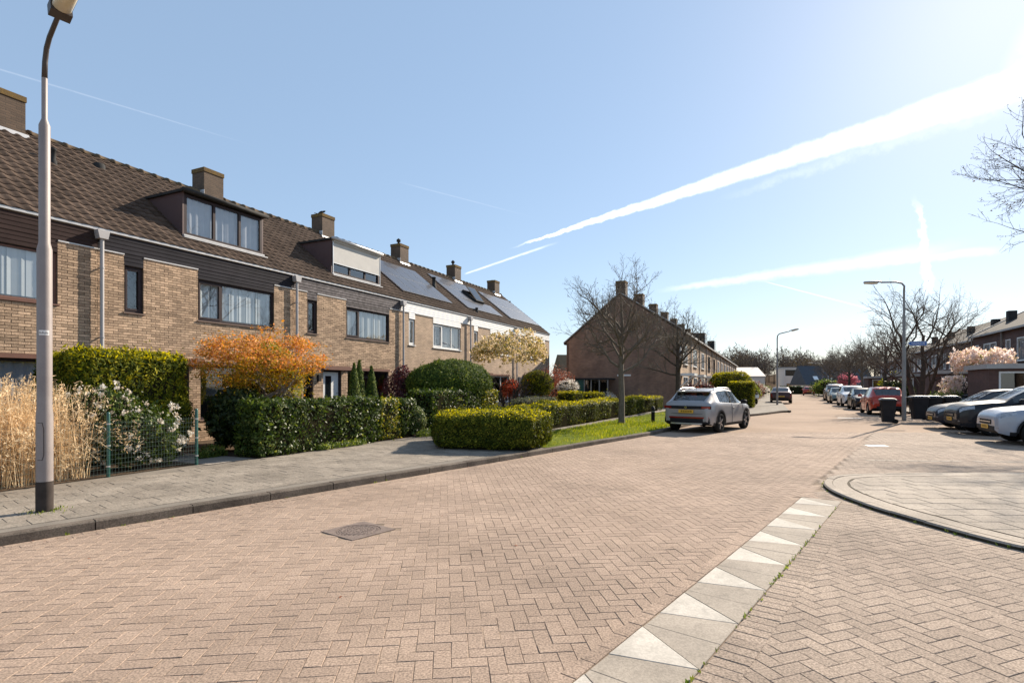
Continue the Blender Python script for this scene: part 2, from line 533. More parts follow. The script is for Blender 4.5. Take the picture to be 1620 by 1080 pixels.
M['lamp_dark'] = mat('lamp_housing', (.05, .04, .038), (.06, .05, .048), 9., .5)
M['lamp_glass'] = mat('lamp_diffuser', (.66, .60, .46), (.58, .52, .38), 12., .3, coat=.4)
M['lamp_grey'] = mat('lamp_post_far', (.20, .19, .18), (.26, .245, .23), 3., .5, metal=.2)
M['green_post'] = mat('fence_green', (.015, .075, .06), (.02, .095, .075), 6., .4)
M['wire'] = mat('fence_wire', (.10, .15, .135), (.14, .19, .17), 6., .45, metal=.3)
M['bark'] = mat('bark', (.125, .10, .077), (.18, .148, .115), 8., .9, .8, 40, fine=.2, spec=.15)
M['bark_dark'] = mat('bark_dark', (.06, .046, .037), (.09, .07, .056), 8., .9, .8, 40, spec=.1)
M['bark_pale'] = mat('bark_pale', (.26, .22, .18), (.19, .155, .12), 8., .9, .6, 40)
M['twig'] = mat('twig', (.12, .097, .075), (.18, .148, .117), 3., .85, spec=.15)
M['dark_core'] = mat('dark_core', (.020, .018, .010), (.030, .025, .014), 9., 1., spec=0.)  # dark brown for the solid filler added inside foliage
M['white_paint'] = mat('white_paint', (.80, .79, .76), (.70, .69, .66), 30., .7)
M['sticker'] = mat('sticker', (.75, .74, .72), None, rough=.5)
M['sign_blue'] = mat('sign_blue', (.012, .09, .34), (.016, .11, .38), 5., .35)
M['sign_white'] = mat('sign_white', (.78, .79, .80), None, rough=.4)
M['ink'] = mat('ink', (.012, .012, .013), None, rough=.7, spec=.1)
M['plate'] = mat('number_plate', (.72, .42, .05), (.66, .38, .045), 9., .4)
M['car_glass'] = glassmat('car_glass', (.30, .35, .36), .12)
M['chrome'] = mat('chrome', (.72, .72, .74), None, rough=.15, metal=1.)
M['rim'] = mat('rim', (.42, .42, .44), (.30, .30, .32), 9., .3, metal=.8)
M['lens_red'] = mat('lens_red', (.22, .012, .012), None, rough=.15, coat=1.)
M['lens_clear'] = mat('lens_clear', (.40, .42, .45), (.16, .17, .19), 14., .2, metal=.3, coat=1.)
M['orange_wood'] = mat('gate_wood', (.42, .14, .04), (.33, .11, .035), 5., .7)
M['bin'] = mat('bin_plastic', (.020, .019, .020), (.03, .028, .029), 4., .65, spec=.12)
M['bin_lid'] = mat('bin_lid', (.05, .048, .05), (.065, .062, .062), 4., .38)
M['fascia'] = mat('fascia_grey', (.44, .42, .40), (.36, .345, .33), 4., .6)
M['render_white'] = mat('white_render', (.70, .60, .52), (.64, .55, .48), 2., .8)
M['slate'] = mat('dark_roof', (.028, .032, .042), (.04, .045, .055), 2., .55, .4, 12)


def carpaint(name, c, metal=.3):
    return mat(name, c, tuple(x * .93 for x in c), 2., .42, metal=metal, coat=.75 if max(c) > .1 else .42, spec=.12)


L_ = leafmat
M['lf_conifer'] = L_('leaf_conifer', [(0, (.020, .034, .004)), (.45, (.07, .09, .008)), (.8, (.20, .20, .014)), (1, (.36, .31, .02))], .25, .7, 3., spec=.1)
M['lf_lit_top'] = L_('leaf_lit_top', [(0, (.22, .23, .012)), (.5, (.40, .36, .018)), (1, (.58, .50, .05))], .45, .6, 5., spec=.1)  # hedge-top leaves, sunlight put into their colour
M['lf_laurel'] = L_('leaf_laurel', [(0, (.018, .036, .006)), (.6, (.046, .076, .012)), (.93, (.10, .14, .022)), (1, (.22, .24, .06))], .30, .46, 5., spec=.26)
M['lf_varieg'] = L_('leaf_yellow_green', [(0, (.03, .06, .012)), (.4, (.09, .13, .02)), (.7, (.30, .27, .03)), (1, (.46, .40, .06))], .35, .45, 5.)
M['lf_cream'] = L_('leaf_cream_green', [(0, (.03, .06, .015)), (.5, (.07, .11, .03)), (.75, (.24, .26, .09)), (1, (.48, .46, .24))], .3, .45, 5.)
M['lf_box'] = L_('leaf_box', [(0, (.018, .030, .004)), (.5, (.06, .08, .009)), (.85, (.15, .16, .015)), (1, (.26, .24, .03))], .22, .6, 4., spec=.1)
M['lf_yew'] = L_('leaf_yew', [(0, (.022, .048, .010)), (.5, (.06, .10, .018)), (1, (.20, .23, .035))], .15, .7, 5., spec=.12)
M['lf_dark'] = L_('leaf_dark', [(0, (.010, .022, .006)), (.7, (.024, .044, .010)), (1, (.09, .11, .02))], .28, .5, 5., spec=.3)
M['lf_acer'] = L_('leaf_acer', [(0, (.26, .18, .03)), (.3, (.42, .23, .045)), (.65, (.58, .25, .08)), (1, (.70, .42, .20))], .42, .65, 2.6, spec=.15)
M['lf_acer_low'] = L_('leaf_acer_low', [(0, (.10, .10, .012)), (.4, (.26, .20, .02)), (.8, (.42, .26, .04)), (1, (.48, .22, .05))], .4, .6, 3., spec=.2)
M['lf_gold'] = L_('leaf_golden', [(0, (.12, .16, .012)), (.5, (.26, .26, .02)), (1, (.42, .36, .04))], .4, .5, 4.)
M['lf_magnolia'] = L_('petal_cream', [(0, (.16, .14, .03)), (.35, (.36, .30, .07)), (.6, (.58, .47, .26)), (1, (.80, .68, .52))], .4, .6, 2., spec=.15)
M['lf_pink'] = L_('petal_pink', [(0, (.40, .36, .12)), (.2, (.68, .54, .42)), (.6, (.82, .68, .60)), (1, (.90, .80, .74))], .4, .7, 2., spec=.15)
M['lf_plum'] = L_('leaf_plum', [(0, (.03, .008, .012)), (.6, (.075, .018, .022)), (1, (.15, .05, .04))], .3, .5, 5.)
M['lf_rust'] = L_('leaf_rust', [(0, (.10, .035, .02)), (.6, (.22, .075, .04)), (1, (.34, .14, .07))], .35, .6, 4.)
M['lf_red'] = L_('leaf_red', [(0, (.10, .09, .02)), (.4, (.40, .075, .035)), (1, (.58, .16, .07))], .4, .5, 3.)
M['lf_blossom'] = L_('petal_white', [(0, (.50, .40, .30)), (.4, (.66, .60, .50)), (1, (.80, .77, .70))], .25, .6, 3.)
M['lf_grass'] = L_('grass_blade', [(0, (.06, .095, .012)), (.35, (.13, .175, .018)), (.7, (.22, .25, .024)), (1, (.38, .36, .05))], .42, .6, .9, spec=.12)
M['lf_straw'] = L_('straw', [(0, (.40, .29, .16)), (.5, (.66, .51, .31)), (1, (.84, .71, .50))], .4, .7, 2., spec=.1)
M['lf_wood'] = L_('wood_twigs', [(0, (.075, .064, .058)), (.5, (.105, .088, .078)), (.8, (.135, .11, .09)), (1, (.19, .14, .06))], .1, .9, .06, spec=.1)
M['lf_green'] = L_('leaf_fresh', [(0, (.05, .09, .015)), (.5, (.12, .17, .03)), (1, (.24, .27, .05))], .4, .5, 4.)
M['lf_bud'] = L_('bud', [(0, (.09, .07, .05)), (1, (.16, .13, .08))], .2, .7, 3.)
M['lf_greygreen'] = L_('leaf_grey_green', [(0, (.04, .05, .03)), (.6, (.09, .10, .06)), (1, (.16, .16, .10))], .25, .7, 4.)
M['lf_bloom'] = L_('petal_bright_pink', [(0, (.30, .08, .10)), (1, (.62, .26, .28))], .4, .6, 3.)

# ================================================================== GROUND
KERB = [(-12.0, -3.4), (-8.6, 1.0), (-6.7, 3.45), (-5.10, 5.45), (-3.90, 6.95), (-2.72, 8.43), (-1.28, 10.25), (.30, 12.25), (2.5, 15.1), (4.62, 17.85), (6.35, 20.7), (8.3, 23.9), (10.6, 27.0), (13.4, 29.6), (16.6, 33.2), sw(36.5, -1.25)[:2], sw(60, -1.25)[:2], sw(95, -1.25)[:2], sw(170, -1.25)[:2]]


def resample(P, step):
    P = arr(P)
    # Catmull-Rom through P, then even steps
    Q = []
    n = len(P)
    for i in range(n - 1):
        p0, p1, p2, p3 = P[max(i - 1, 0)], P[i], P[i + 1], P[min(i + 2, n - 1)]
        for t in np.linspace(0, 1, 24, endpoint=False):
            Q.append(.5 * ((2 * p1) + (-p0 + p2) * t + (2 * p0 - 5 * p1 + 4 * p2 - p3) * t * t + (-p0 + 3 * p1 - 3 * p2 + p3) * t ** 3))
    Q.append(P[-1]); Q = arr(Q)
    d = np.r_[0, np.cumsum(np.linalg.norm(np.diff(Q, axis=0), axis=1))]
    s = np.arange(0, d[-1], step)
    return np.c_[np.interp(s, d, Q[:, 0]), np.interp(s, d, Q[:, 1])]


def normals2(P):
    t = np.gradient(P, axis=0); t /= np.linalg.norm(t, axis=1)[:, None]
    return t, np.c_[-t[:, 1], t[:, 0]]          # tangent, left normal


kp = resample(KERB[:16], .25)
kt, kn = normals2(kp)

BASE = .1
sheet('ground', [(-900, -300), (900, -300), (900, 1500), (-900, 1500)], -.07, M['ground'])
road_pts = [tuple(p) for p in KERB] + [sw(170, -7.4)[:2], sw(29.5, -7.4)[:2], sw(29.0, -11.2)[:2], sw(-6, -11.2)[:2], (20, -12), (-12, -12)]
road = sheet('road', road_pts, -.009, M['road_far'])
road["label"] = "wide street of beige concrete pavers in herringbone bond"

left_pts = [tuple(p) for p in kp[::4]] + [tuple(p) for p in KERB[16:]] + [sw(170, 40)[:2], sw(-30, 60)[:2], (-40, -10), (-14, -8)]
pavement = sheet('pavement', left_pts, BASE - .006, M['paving_base'])
# verge edge (upright face under the kerb line is made by the kerb stones)
right_pave = sheet('pavement', [sw(170, -7.5)[:2], sw(29.7, -7.5)[:2], sw(29.2, -11.3)[:2], sw(-10, -11.3)[:2], sw(-10, -40)[:2], sw(170, -40)[:2]], .085, M['paving_base'])

# ---- kerb of the left pavement, one metre stones
kerb = empty('kerb'); kerb["kind"] = 'structure'
kerb["label"] = "dark concrete kerb along the left pavement"


def kerb_stones(parent, P, step_n, wid, ztop, gap=.006, zbot=-.05, side=1, top='kerb', face=None):
    t, n = normals2(P)
    i = 0
    while i + step_n < len(P):
        a = P[i:i + step_n + 1].copy(); nn = n[i:i + step_n + 1] * side
        a[0] += t[i] * gap; a[-1] -= t[i + step_n] * gap
        b = MB()
        dz = rng.normal(0, .0025)
        m = len(a)
        vs = []
        for q in range(m):
            o0 = a[q]; o1 = a[q] + nn[q] * wid
            o2 = a[q] + nn[q] * .018
            vs += [(o0[0], o0[1], zbot), (o0[0], o0[1], ztop - .02 + dz), (o2[0], o2[1], ztop + dz), (o1[0], o1[1], ztop + dz), (o1[0], o1[1], zbot)]
        fs = []
        for q in range(m - 1):
            for k in range(4):
                fs.append((q * 5 + k, q * 5 + k + 1, q * 5 + 5 + k + 1, q * 5 + 5 + k))
        fs += [(0, 1, 2, 3, 4), tuple(range((m - 1) * 5 + 4, (m - 1) * 5 - 1, -1))]
        o = b.add(vs, fs).build('kerb_stone', M[top], parent)
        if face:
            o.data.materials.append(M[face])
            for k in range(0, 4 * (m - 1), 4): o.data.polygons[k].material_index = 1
        i += step_n


i0 = int(np.argmin(np.abs(kp[:, 1] - 3.0)))
kerb_stones(kerb, kp[i0:], 4, .13, BASE + .012)


# ---- pavers: herringbone fields -------------------------------------------------
PA = .105                      # half a paver's length
gapj = .0030
E_END = 8.75                   # far end of the slab strip, measured along it
STL, STR = -1.556, -1.060      # its edges, across


def strip_pt(e, c):            # along (38 degrees), across
    return (e * SK + c * CK, e * CK - c * SK)


left_field = [tuple(p) for p in kp[::4] if p[1] < 19.5] + [(12.4, 18.8), (9.6, 15.0), (5.0, 8.95), strip_pt(E_END, (STL + STR) / 2), strip_pt(1.5, (STL + STR) / 2), (-14, -4)]
right_field = [strip_pt(1.5, (STL + STR) / 2), strip_pt(E_END, (STL + STR) / 2), (5.0, 8.95), (9.6, 15.0), (12.4, 18.8), (20, 18.8), (22, 12), (12, -2)]


def herring(axis_deg, poly, seed):
    a = R(axis_deg)            # direction of pattern X axis measured from world X
    ca, sa = math.cos(a), math.sin(a)
    n = 190
    X, Y = np.meshgrid(np.arange(-n, n), np.arange(-n, n), indexing='ij')
    X, Y = X.ravel(), Y.ravel()
    k = (X - Y) % 4
    h = k == 0; v = k == 3
    cx = np.r_[X[h] + 1., X[v] + .5] * PA; cy = np.r_[Y[h] + .5, Y[v] + 1.] * PA
    ang = np.r_[np.zeros(h.sum()), np.full(v.sum(), math.pi / 2)] + a
    wx = cx * ca - cy * sa + 2.; wy = cx * sa + cy * ca + 9.
    ok = (np.abs(wx) < 1.2 * wy + 2.6) & (wy > 1.2) & (wy < 18.8)
    wx, wy, ang = wx[ok], wy[ok], ang[ok]
    ok = in_poly(np.c_[wx, wy], poly)
    return wx[ok], wy[ok], ang[ok]


def paver_mesh_data(cx, cy, ang, hl, hw, z, seed=1):
    """many pavers: top face with a small chamfer; returns V,F"""
    r = np.random.default_rng(seed)
    n = len(cx)
    c = .0025
    loc = arr([[-hl + c, -hw + c], [hl - c, -hw + c], [hl - c, hw - c], [-hl + c, hw - c]])
    lob = arr([[-hl, -hw], [hl, -hw], [hl, hw], [-hl, hw]])
    jit = r.normal(0, .012, n)
    ca, sa = np.cos(ang + jit), np.sin(ang + jit)
    V = np.zeros((n, 8, 3))
    tiltx, tilty = r.normal(0, .005, n), r.normal(0, .005, n)
    dz = r.normal(0, .0007, n)
    for k in range(4):
        for q, (L0, zz) in enumerate(((loc, 0.), (lob, -.0035))):
            x = L0[k, 0]; y = L0[k, 1]
            V[:, q * 4 + k, 0] = cx + x * ca - y * sa
            V[:, q * 4 + k, 1] = cy + x * sa + y * ca
            V[:, q * 4 + k, 2] = z + zz + dz + tiltx * x + tilty * y
    f = arr([[0, 1, 2, 3], [4, 5, 1, 0], [5, 6, 2, 1], [6, 7, 3, 2], [7, 4, 0, 3]]).astype(int)
    F = (np.arange(n)[:, None, None] * 8 + f[None]).reshape(-1, 4)
    return V.reshape(-1, 3), F, np.repeat(r.random(n), 5)


def paver_shape(name, hl, hw, mat_, th=.05):
    V, F, _ = paver_mesh_data(arr([0.]), arr([0.]), arr([0.]), hl, hw, 0., 5)
    V[:, 2] = np.where(np.arange(8) < 4, 0, -.0035)
    V = np.r_[V, V[4:] * [1, 1, 0] + [0, 0, -th]]
    F = np.r_[F, arr([[8, 9, 5, 4], [9, 10, 6, 5], [10, 11, 7, 6], [11, 8, 4, 7]]).astype(int)]
    return mesh_np(name, V, F, mat_)


sandp = sheet('joint_sand', left_field, -.0036, M['sand'], None, road)
sandp2 = sheet('joint_sand', right_field, -.0036, M['sand'], None, road)
fields = []
for (ax, poly, mk) in ((-7 + 90, left_field, 'paver'), (-20 + 90, right_field, 'paver_grey')):
    # axis measured from +Y towards +X; pattern X axis from world X
    x, y, a = herring(90 - ax, poly, 1)
    fields.append((x, y, a, mk))
# nothing under the manhole or the island
MH = (-1.70, 6.05)
allx = np.concatenate([f[0] for f in fields]); ally = np.concatenate([f[1] for f in fields]); alla = np.concatenate([f[2] for f in fields])
allm = np.concatenate([np.full(len(f[0]), i) for i, f in enumerate(fields)])
cross = allx * CK - ally * SK; alng = allx * SK + ally * CK
keep = ~((cross > STL - .06) & (cross < STR + .09) & (alng < E_END + .03))
keep &= ~((np.abs((allx - MH[0]) * SK + (ally - MH[1]) * CK) < .33) & (np.abs((allx - MH[0]) * CK - (ally - MH[1]) * SK) < .33))
allx, ally, alla, allm = allx[keep], ally[keep], alla[keep], allm[keep]
dist = np.hypot(allx, ally)
vis = (np.abs(allx) < .93 * ally)
order = np.argsort(np.where(vis, dist, 99 + dist))
single, rest = order[:300], order[300:]
shapes = [paver_shape('paver', PA - gapj / 2, PA / 2 - gapj / 2, M[m]) for m in ('paver', 'paver_grey')]
for i in single:
    o = link('brick', shapes[allm[i]], road, (allx[i], ally[i], rng.normal(0, .0010)), alla[i] + rng.normal(0, .012))
    o.rotation_euler = (rng.normal(0, .007), rng.normal(0, .007), alla[i] + rng.normal(0, .012))
for i, mk in enumerate(('paver', 'paver_grey')):
    r_ = rest[allm[rest] == i]
    V, F, A = paver_mesh_data(allx[r_], ally[r_], alla[r_], PA - gapj / 2, PA / 2 - gapj / 2, 0., 3 + i)
    o = link('brick_field', mesh_np('brick_field', V, F, M[mk], face_attr=A), road); o["kind"] = 'stuff'

# gutter courses along the kerb and rows beside the slab strip, laid a hair proud
gx, gy, ga = [], [], []
g0 = resample(KERB[:16], .21)
gt, gn = normals2(g0)
for row in range(2):
    for i in range(len(g0)):
        if 1.0 < g0[i, 1] < 19:
            p = g0[i] - gn[i] * (.058 + .106 * row) + gt[i] * (.105 * (row % 2))
            gx.append(p[0]); gy.append(p[1]); ga.append(math.atan2(gt[i, 1], gt[i, 0]))
e = 1.2
while e < E_END:
    p = strip_pt(e, STL - .056); gx.append(p[0]); gy.append(p[1]); ga.append(R(52)); e += .21
e = 1.2
hx, hy, ha = [], [], []
while e < E_END:
    p = strip_pt(e, STR + .108); hx.append(p[0]); hy.append(p[1]); ha.append(R(52 - 90)); e += .107
V, F, A = paver_mesh_data(arr(gx), arr(gy), arr(ga), PA - .002, PA / 2 - .002, .0035, 9)
o = link('brick_course', mesh_np('brick_course', V, F, M['paver'], face_attr=A), road); o["kind"] = 'stuff'
V, F, A = paver_mesh_data(arr(hx), arr(hy), arr(ha), PA - .002, PA / 2 - .002, .0035, 10)
o = link('brick_course', mesh_np('brick_course', V, F, M['paver_grey'], face_attr=A), road); o["kind"] = 'stuff'

# ---- strip of grey slabs with white triangles
strip = empty('slab_strip'); strip["kind"] = 'structure'
strip["label"] = "strip of grey concrete slabs with white triangles across the street mouth"


def slab(name, pts, mat_):
    P = arr([strip_pt(*p) for p in pts]); c = P.mean(0)
    ar = sum(P[i][0] * P[(i + 1) % len(P)][1] - P[(i + 1) % len(P)][0] * P[i][1] for i in range(len(P)))
    if ar < 0: P = P[::-1]
    n = len(P)
    d = P - c
    T = c + d * (1 - .010 / np.linalg.norm(d, axis=1)[:, None]); B_ = c + d * (1 - .005 / np.linalg.norm(d, axis=1)[:, None])
    z = .005 + rng.normal(0, .0008)
    vs = [(*p, z) for p in T] + [(*p, z - .004) for p in B_] + [(*p, -.05) for p in B_]
    fs = [tuple(range(n))] + [(i + n, (i + 1) % n + n, (i + 1) % n, i) for i in range(n)] + [(i + 2 * n, (i + 1) % n + 2 * n, (i + 1) % n + n, i + n) for i in range(n)]
    return MB().add(vs, fs).build(name, mat_, strip)


PIT = .757
k = 0
while E_END - PIT * (k + 1) > 1.0:
    f = E_END - PIT * k; n_ = f - PIT
    b0, b1 = n_ + .30 * PIT, n_ + .93 * PIT        # white base on the left edge
    ap = n_ + .50 * PIT                            # apex on the right edge
    slab('grey_slab', [(n_, STL), (n_, STR), (ap, STR), (b0, STL)], M['slab'])
    slab('white_slab', [(b0, STL), (ap, STR), (b1, STL)], M['slab_white'])
    slab('grey_slab', [(b1, STL), (ap, STR), (f, STR), (f, STL)], M['slab'])
    k += 1

# ---- manhole
mh = empty('manhole', (MH[0], MH[1], .0), R(52), "square cast iron manhole with round lid in the beige pavers", "manhole")
b = MB()
ro, n = .24, 40
sq = []
for i in range(n):
    an = 2 * math.pi * i / n
    c_, s_ = math.cos(an), math.sin(an); q = .285 / max(abs(c_), abs(s_))
    sq.append((c_ * q, s_ * q))
vs = [(x, y, .006) for x, y in sq] + [(ro * math.cos(2 * math.pi * i / n), ro * math.sin(2 * math.pi * i / n), .006) for i in range(n)] + [(ro * math.cos(2 * math.pi * i / n), ro * math.sin(2 * math.pi * i / n), -.02) for i in range(n)] + [(x, y, -.03) for x, y in sq]
fs = []
for i in range(n):
    j = (i + 1) % n
    fs += [(i, j, n + j, n + i), (n + i, n + j, 2 * n + j, 2 * n + i), (3 * n + i, 3 * n + j, j, i)]
b.add(vs, fs)
b.build('frame', M['iron'], mh)
b = MB().lathe([(.0005, .004), (.17, .004), (.172, .0075), (.182, .0075), (.184, .004), (.231, .004), (.232, -.02)], 40)
for r_ in (.04, .075, .11, .145, .205):
    m_ = int(r_ * 130)
    for i in range(m_):
        an = 2 * math.pi * i / m_
        x, y = r_ * math.cos(an), r_ * math.sin(an)
        b.box(x - .011, x + .011, y - .008, y + .008, .003, .008)
b.build('lid', M['iron'], mh)

# ---- raised island on the right with a rounded end
edge = [(9.6, 3.0), (7.4, 3.35), (6.0, 3.95), (5.25, 4.70), (4.94, 5.29), (4.83, 5.65), (4.75, 6.1), (4.69, 6.6), (4.65, 7.1), (4.70, 7.86), (4.85, 8.45), (5.11, 8.95), (5.55, 9.42), (6.2, 9.66), (7.5, 9.74), (10, 9.78), (16, 9.85)]
ep = resample(edge, .1)
et, en = normals2(ep)                         # left normal: outwards; inside is the right side
IZ = .055
isl = empty('island'); isl["kind"] = 'structure'
isl["label"] = "low raised island of grey tiles with rounded kerb at right"
inn = ep - en * .115
pl = [tuple(p) for p in inn[::2]] + [(16, 3)]
sheet('bed', pl, IZ - .007, M['island_joint'], None, isl)
kerb_stones(isl, ep, 5, .12, IZ, .003, -.03, side=-1, top='island', face='kerb_shade')  # upright side coloured dark to stand for its shade
inn2 = ep - en * .30
# curved band of narrow blocks inside the kerb
t_, n_ = normals2(ep)
i = 0
while i + 4 < len(ep):
    a0 = ep[i:i + 5] - en[i:i + 5] * .127; a1 = ep[i:i + 5] - en[i:i + 5] * .325
    if a0[:, 1].min() > 2.5:
        vs = [(*p, IZ - .002) for p in a0] + [(*p, IZ - .002) for p in a1]
        MB().add(vs, [(q + 1, q, q + 5, q + 6) for q in range(4)]).build('edge_block', M['island'], isl)
    i += 4
poly_in = [tuple(p) for p in (ep - en * .335)[::2]] + [(16, 3)]
TW, TH = .375, .322
ti = 0
for r_ in range(-2, 24):
    y0 = 3.0 + r_ * TH
    for c_ in range(0, 34):
        x0 = 4.6 + c_ * TW + (r_ % 2) * TW * .5
        cs = [(x0, y0), (x0 + TW, y0), (x0 + TW, y0 + TH), (x0, y0 + TH)]
        if x0 > 1.2 * (y0 + TH) + 2.5 or y0 < 3.0: continue
        ins = in_poly(cs, poly_in)
        if not ins.any(): continue
        if ins.all():
            if ti == 0: tile_me = paver_shape('tile', TW / 2 - .0055, TH / 2 - .0055, M['island'])
            link('tile', tile_me, isl, (x0 + TW / 2, y0 + TH / 2, IZ + rng.normal(0, .0012)), rng.normal(0, .004)); ti += 1
        else:                                    # cut tile: clip to the band
            c2 = arr(cs); P = []
            N_ = 14
            us = np.linspace(0, 1, N_)
            bnd = [c2[k_] + (c2[(k_ + 1) % 4] - c2[k_]) * u for k_ in range(4) for u in us[:-1]]
            bi = in_poly(bnd, poly_in)
            P = [bnd[q] for q in range(len(bnd)) if bi[q]]
            if len(P) > 4:
                P = arr(P); cc = P.mean(0); P = cc + (P - cc) * .97
                an = np.argsort(np.arctan2(P[:, 1] - cc[1], P[:, 0] - cc[0])); P = P[an]
                MB().add([(*p, IZ - .001) for p in P], [tuple(range(len(P)))]).build('tile', M['island'], isl)

# painted marks
def mark(name, pts, label):
    o = sheet(name, pts, .006, M['white_paint'], 'structure'); o["label"] = label
    return o
mark('road_marking', [(9.42, 14.40), (9.92, 14.36), (10.0, 14.72), (9.5, 14.76)], "small white paint mark on the pavers before the parking bays")
mark('road_marking', [sw(31.5, -4.2)[:2], sw(31.8, -4.2)[:2], sw(31.8, -3.2)[:2], sw(31.5, -3.2)[:2]], "pale paint dash on the road before the red car")
x = 7.7
pk = empty('parking_line'); pk["kind"] = 'structure'; pk["label"] = "row of pale blocks marking the edge of the parking court"
pb = paver_shape('block', .10, .048, M['slab'])
while x < 14:
    if rng.random() < .75: link('block', pb, pk, (x, 11.75 - (x - 7.6) * .09, .004), rng.normal(-.09, .01))
    x += .215

# ---- left pavement slabs of 30 by 30
near_p = [tuple(p + n * .15) for p, n in zip(kp[::2], kn[::2]) if 3.0 < p[1] < 12.4] + [sw(11.2, 6.4)[:2], sw(13.6, 9.3)[:2], sw(2.0, 9.78)[:2]]
T = .302
n_ = 80
X, Y = np.meshgrid(np.arange(-n_, n_), np.arange(-n_, n_), indexing='ij')
X = X.ravel().astype(float); Y = Y.ravel().astype(float)
X += .5 * (Y % 2)
cx = (X * SK - Y * CK) * T - 3.; cy = (X * CK + Y * SK) * T + 9.
hh = T / 2
okc = np.ones(len(cx), bool)
for (a_, b_) in ((-1, -1), (1, -1), (1, 1), (-1, 1)):
    okc &= in_poly(np.c_[cx + (a_ * SK - b_ * CK) * hh, cy + (a_ * CK + b_ * SK) * hh], near_p)
okc &= np.abs(cx) < 1.2 * cy + 2.
cx, cy = cx[okc], cy[okc]
od = np.argsort(np.hypot(cx, cy))
tm = paver_shape('slab', T / 2 - .002, T / 2 - .002, M['paving'])
for i in od[:300]:
    o = link('slab', tm, pavement, (cx[i], cy[i], BASE + rng.normal(0, .0016)), R(52))
    o.rotation_euler = (rng.normal(0, .004), rng.normal(0, .004), R(52) + rng.normal(0, .004))
if len(od) > 300:
    V, F, A = paver_mesh_data(cx[od[300:]], cy[od[300:]], np.full(len(od) - 300, R(52)), T / 2 - .002, T / 2 - .002, BASE, 8)
    o = link('slab_field', mesh_np('slab_field', V, F, M['paving'], face_attr=A), pavement); o["kind"] = 'stuff'

# ---- lawn, garden beds, paths
lawn_pts = [tuple(p + n * .14) for p, n in zip(kp[::2], kn[::2]) if 12.9 < p[1] < 27.0] + [(11.2, 30.5), (9.9, 33.8), (.55, 16.6), (-.6, 14.4)]
lawn = sheet('lawn', lawn_pts, BASE + .006, M['turf'])
lawn["label"] = "sunny lawn strip between kerb and long low hedge"
sheet('garden_bed', [sw(-3, 9.86)[:2], sw(6.95, 9.86)[:2], sw(6.95, 14.2)[:2], sw(-3, 14.2)[:2]], BASE + .004, M['soil'])
sheet('garden_bed', [sw(8.0, 9.5)[:2], sw(37, 9.4)[:2], sw(37, 14.2)[:2], sw(8.0, 14.2)[:2]], BASE + .004, M['soil'])
sheet('garden_path', [sw(6.97, 9.6)[:2], sw(7.98, 9.6)[:2], sw(7.98, 14.2)[:2], sw(6.97, 14.2)[:2]], BASE + .003, M['path'])
sheet('garden_bed', [sw(40, 1.0)[:2], sw(125, 1.0)[:2], sw(125, 5.9)[:2], sw(40, 5.9)[:2]], BASE + .004, M['soil'])
sheet('garden_bed', [sw(31, -9.0)[:2], sw(125, -9.0)[:2], sw(125, -15)[:2], sw(31, -15)[:2]], .09, M['soil'])

# ================================================================== HOUSES
EAVE, RISE, RUN = 5.23, 3.08, 3.9
SL = RISE / RUN
PITCH = math.atan(SL)
SLEN = math.hypot(RISE, RUN)

brick_me = MB().box(0, .21, 0, .03, 0, .0515).mesh('brick', M['brick'])


def wall_bricks(parent, L, regions, openings, y, visible_from, nmax=300, seed=0):
    """stretcher-bond bricks proud of the mortar; the nearest as pieces, the rest joined"""
    r = np.random.default_rng(seed)
    cells = []
    c = 0; z = .02
    while z < 4.72:
        x = -(c % 2) * .11
        while x < L:
            x0, x1 = max(x, 0.), min(x + .21, L)
            segs = [(x0, x1)]
            for (a, b_, z0, z1) in openings:
                if z + .0515 > z0 and z < z1:
                    ns = []
                    for (p, q) in segs:
                        if q <= a or p >= b_: ns.append((p, q))
                        else:
                            if p < a: ns.append((p, a))
                            if q > b_: ns.append((b_, q))
                    segs = ns
            for (p, q) in segs:
                if q - p > .012 and p >= visible_from: cells.append((p, q, z))
            x += .22
        c += 1; z += .0625
    full = [k for k in cells if k[1] - k[0] > .2095]
    part_ = [k for k in cells if k[1] - k[0] <= .2095]
    full.sort(key=lambda k: (k[2] < 2.3, k[0]))
    for (p, q, z) in full[:nmax]:
        o = link('brick', brick_me, parent, (p, y + r.normal(0, .0015), z))
        o.rotation_euler = (0, 0, r.normal(0, .004))
    b = MB()
    for (p, q, z) in full[nmax:] + part_:
        d = r.normal(0, .0015)
        b.box(p, q, y + d, y + d + .03, z, z + .0515, r.random())
    if b.v:
        o = b.build('brick_field', M['brick'], parent, attr=True); o["kind"] = 'stuff'


# one wavy concrete roof tile, lying on the slope (x across, y up the slope)
def tile_shape():
    TWd, TLn = 1., .40
    xs = np.linspace(0, 1, 7)
    prof = arr([.030, .024, .006, .000, .006, .026, .032])
    vs = []
    for (yy, dz) in ((0., .030), (TLn, .0)):
        for x, p in zip(xs, prof): vs.append((x, yy, p + dz))
    for x, p in zip(xs, prof): vs.append((x, .004, max(p + .030 - .024, -.004)))
    fs = [(i, i + 1, 8 + i, 7 + i) for i in range(6)] + [(14 + i, 15 + i, i + 1, i) for i in range(6)]
    return arr(vs), fs


TV, TF = tile_shape()
tile_cache = {}


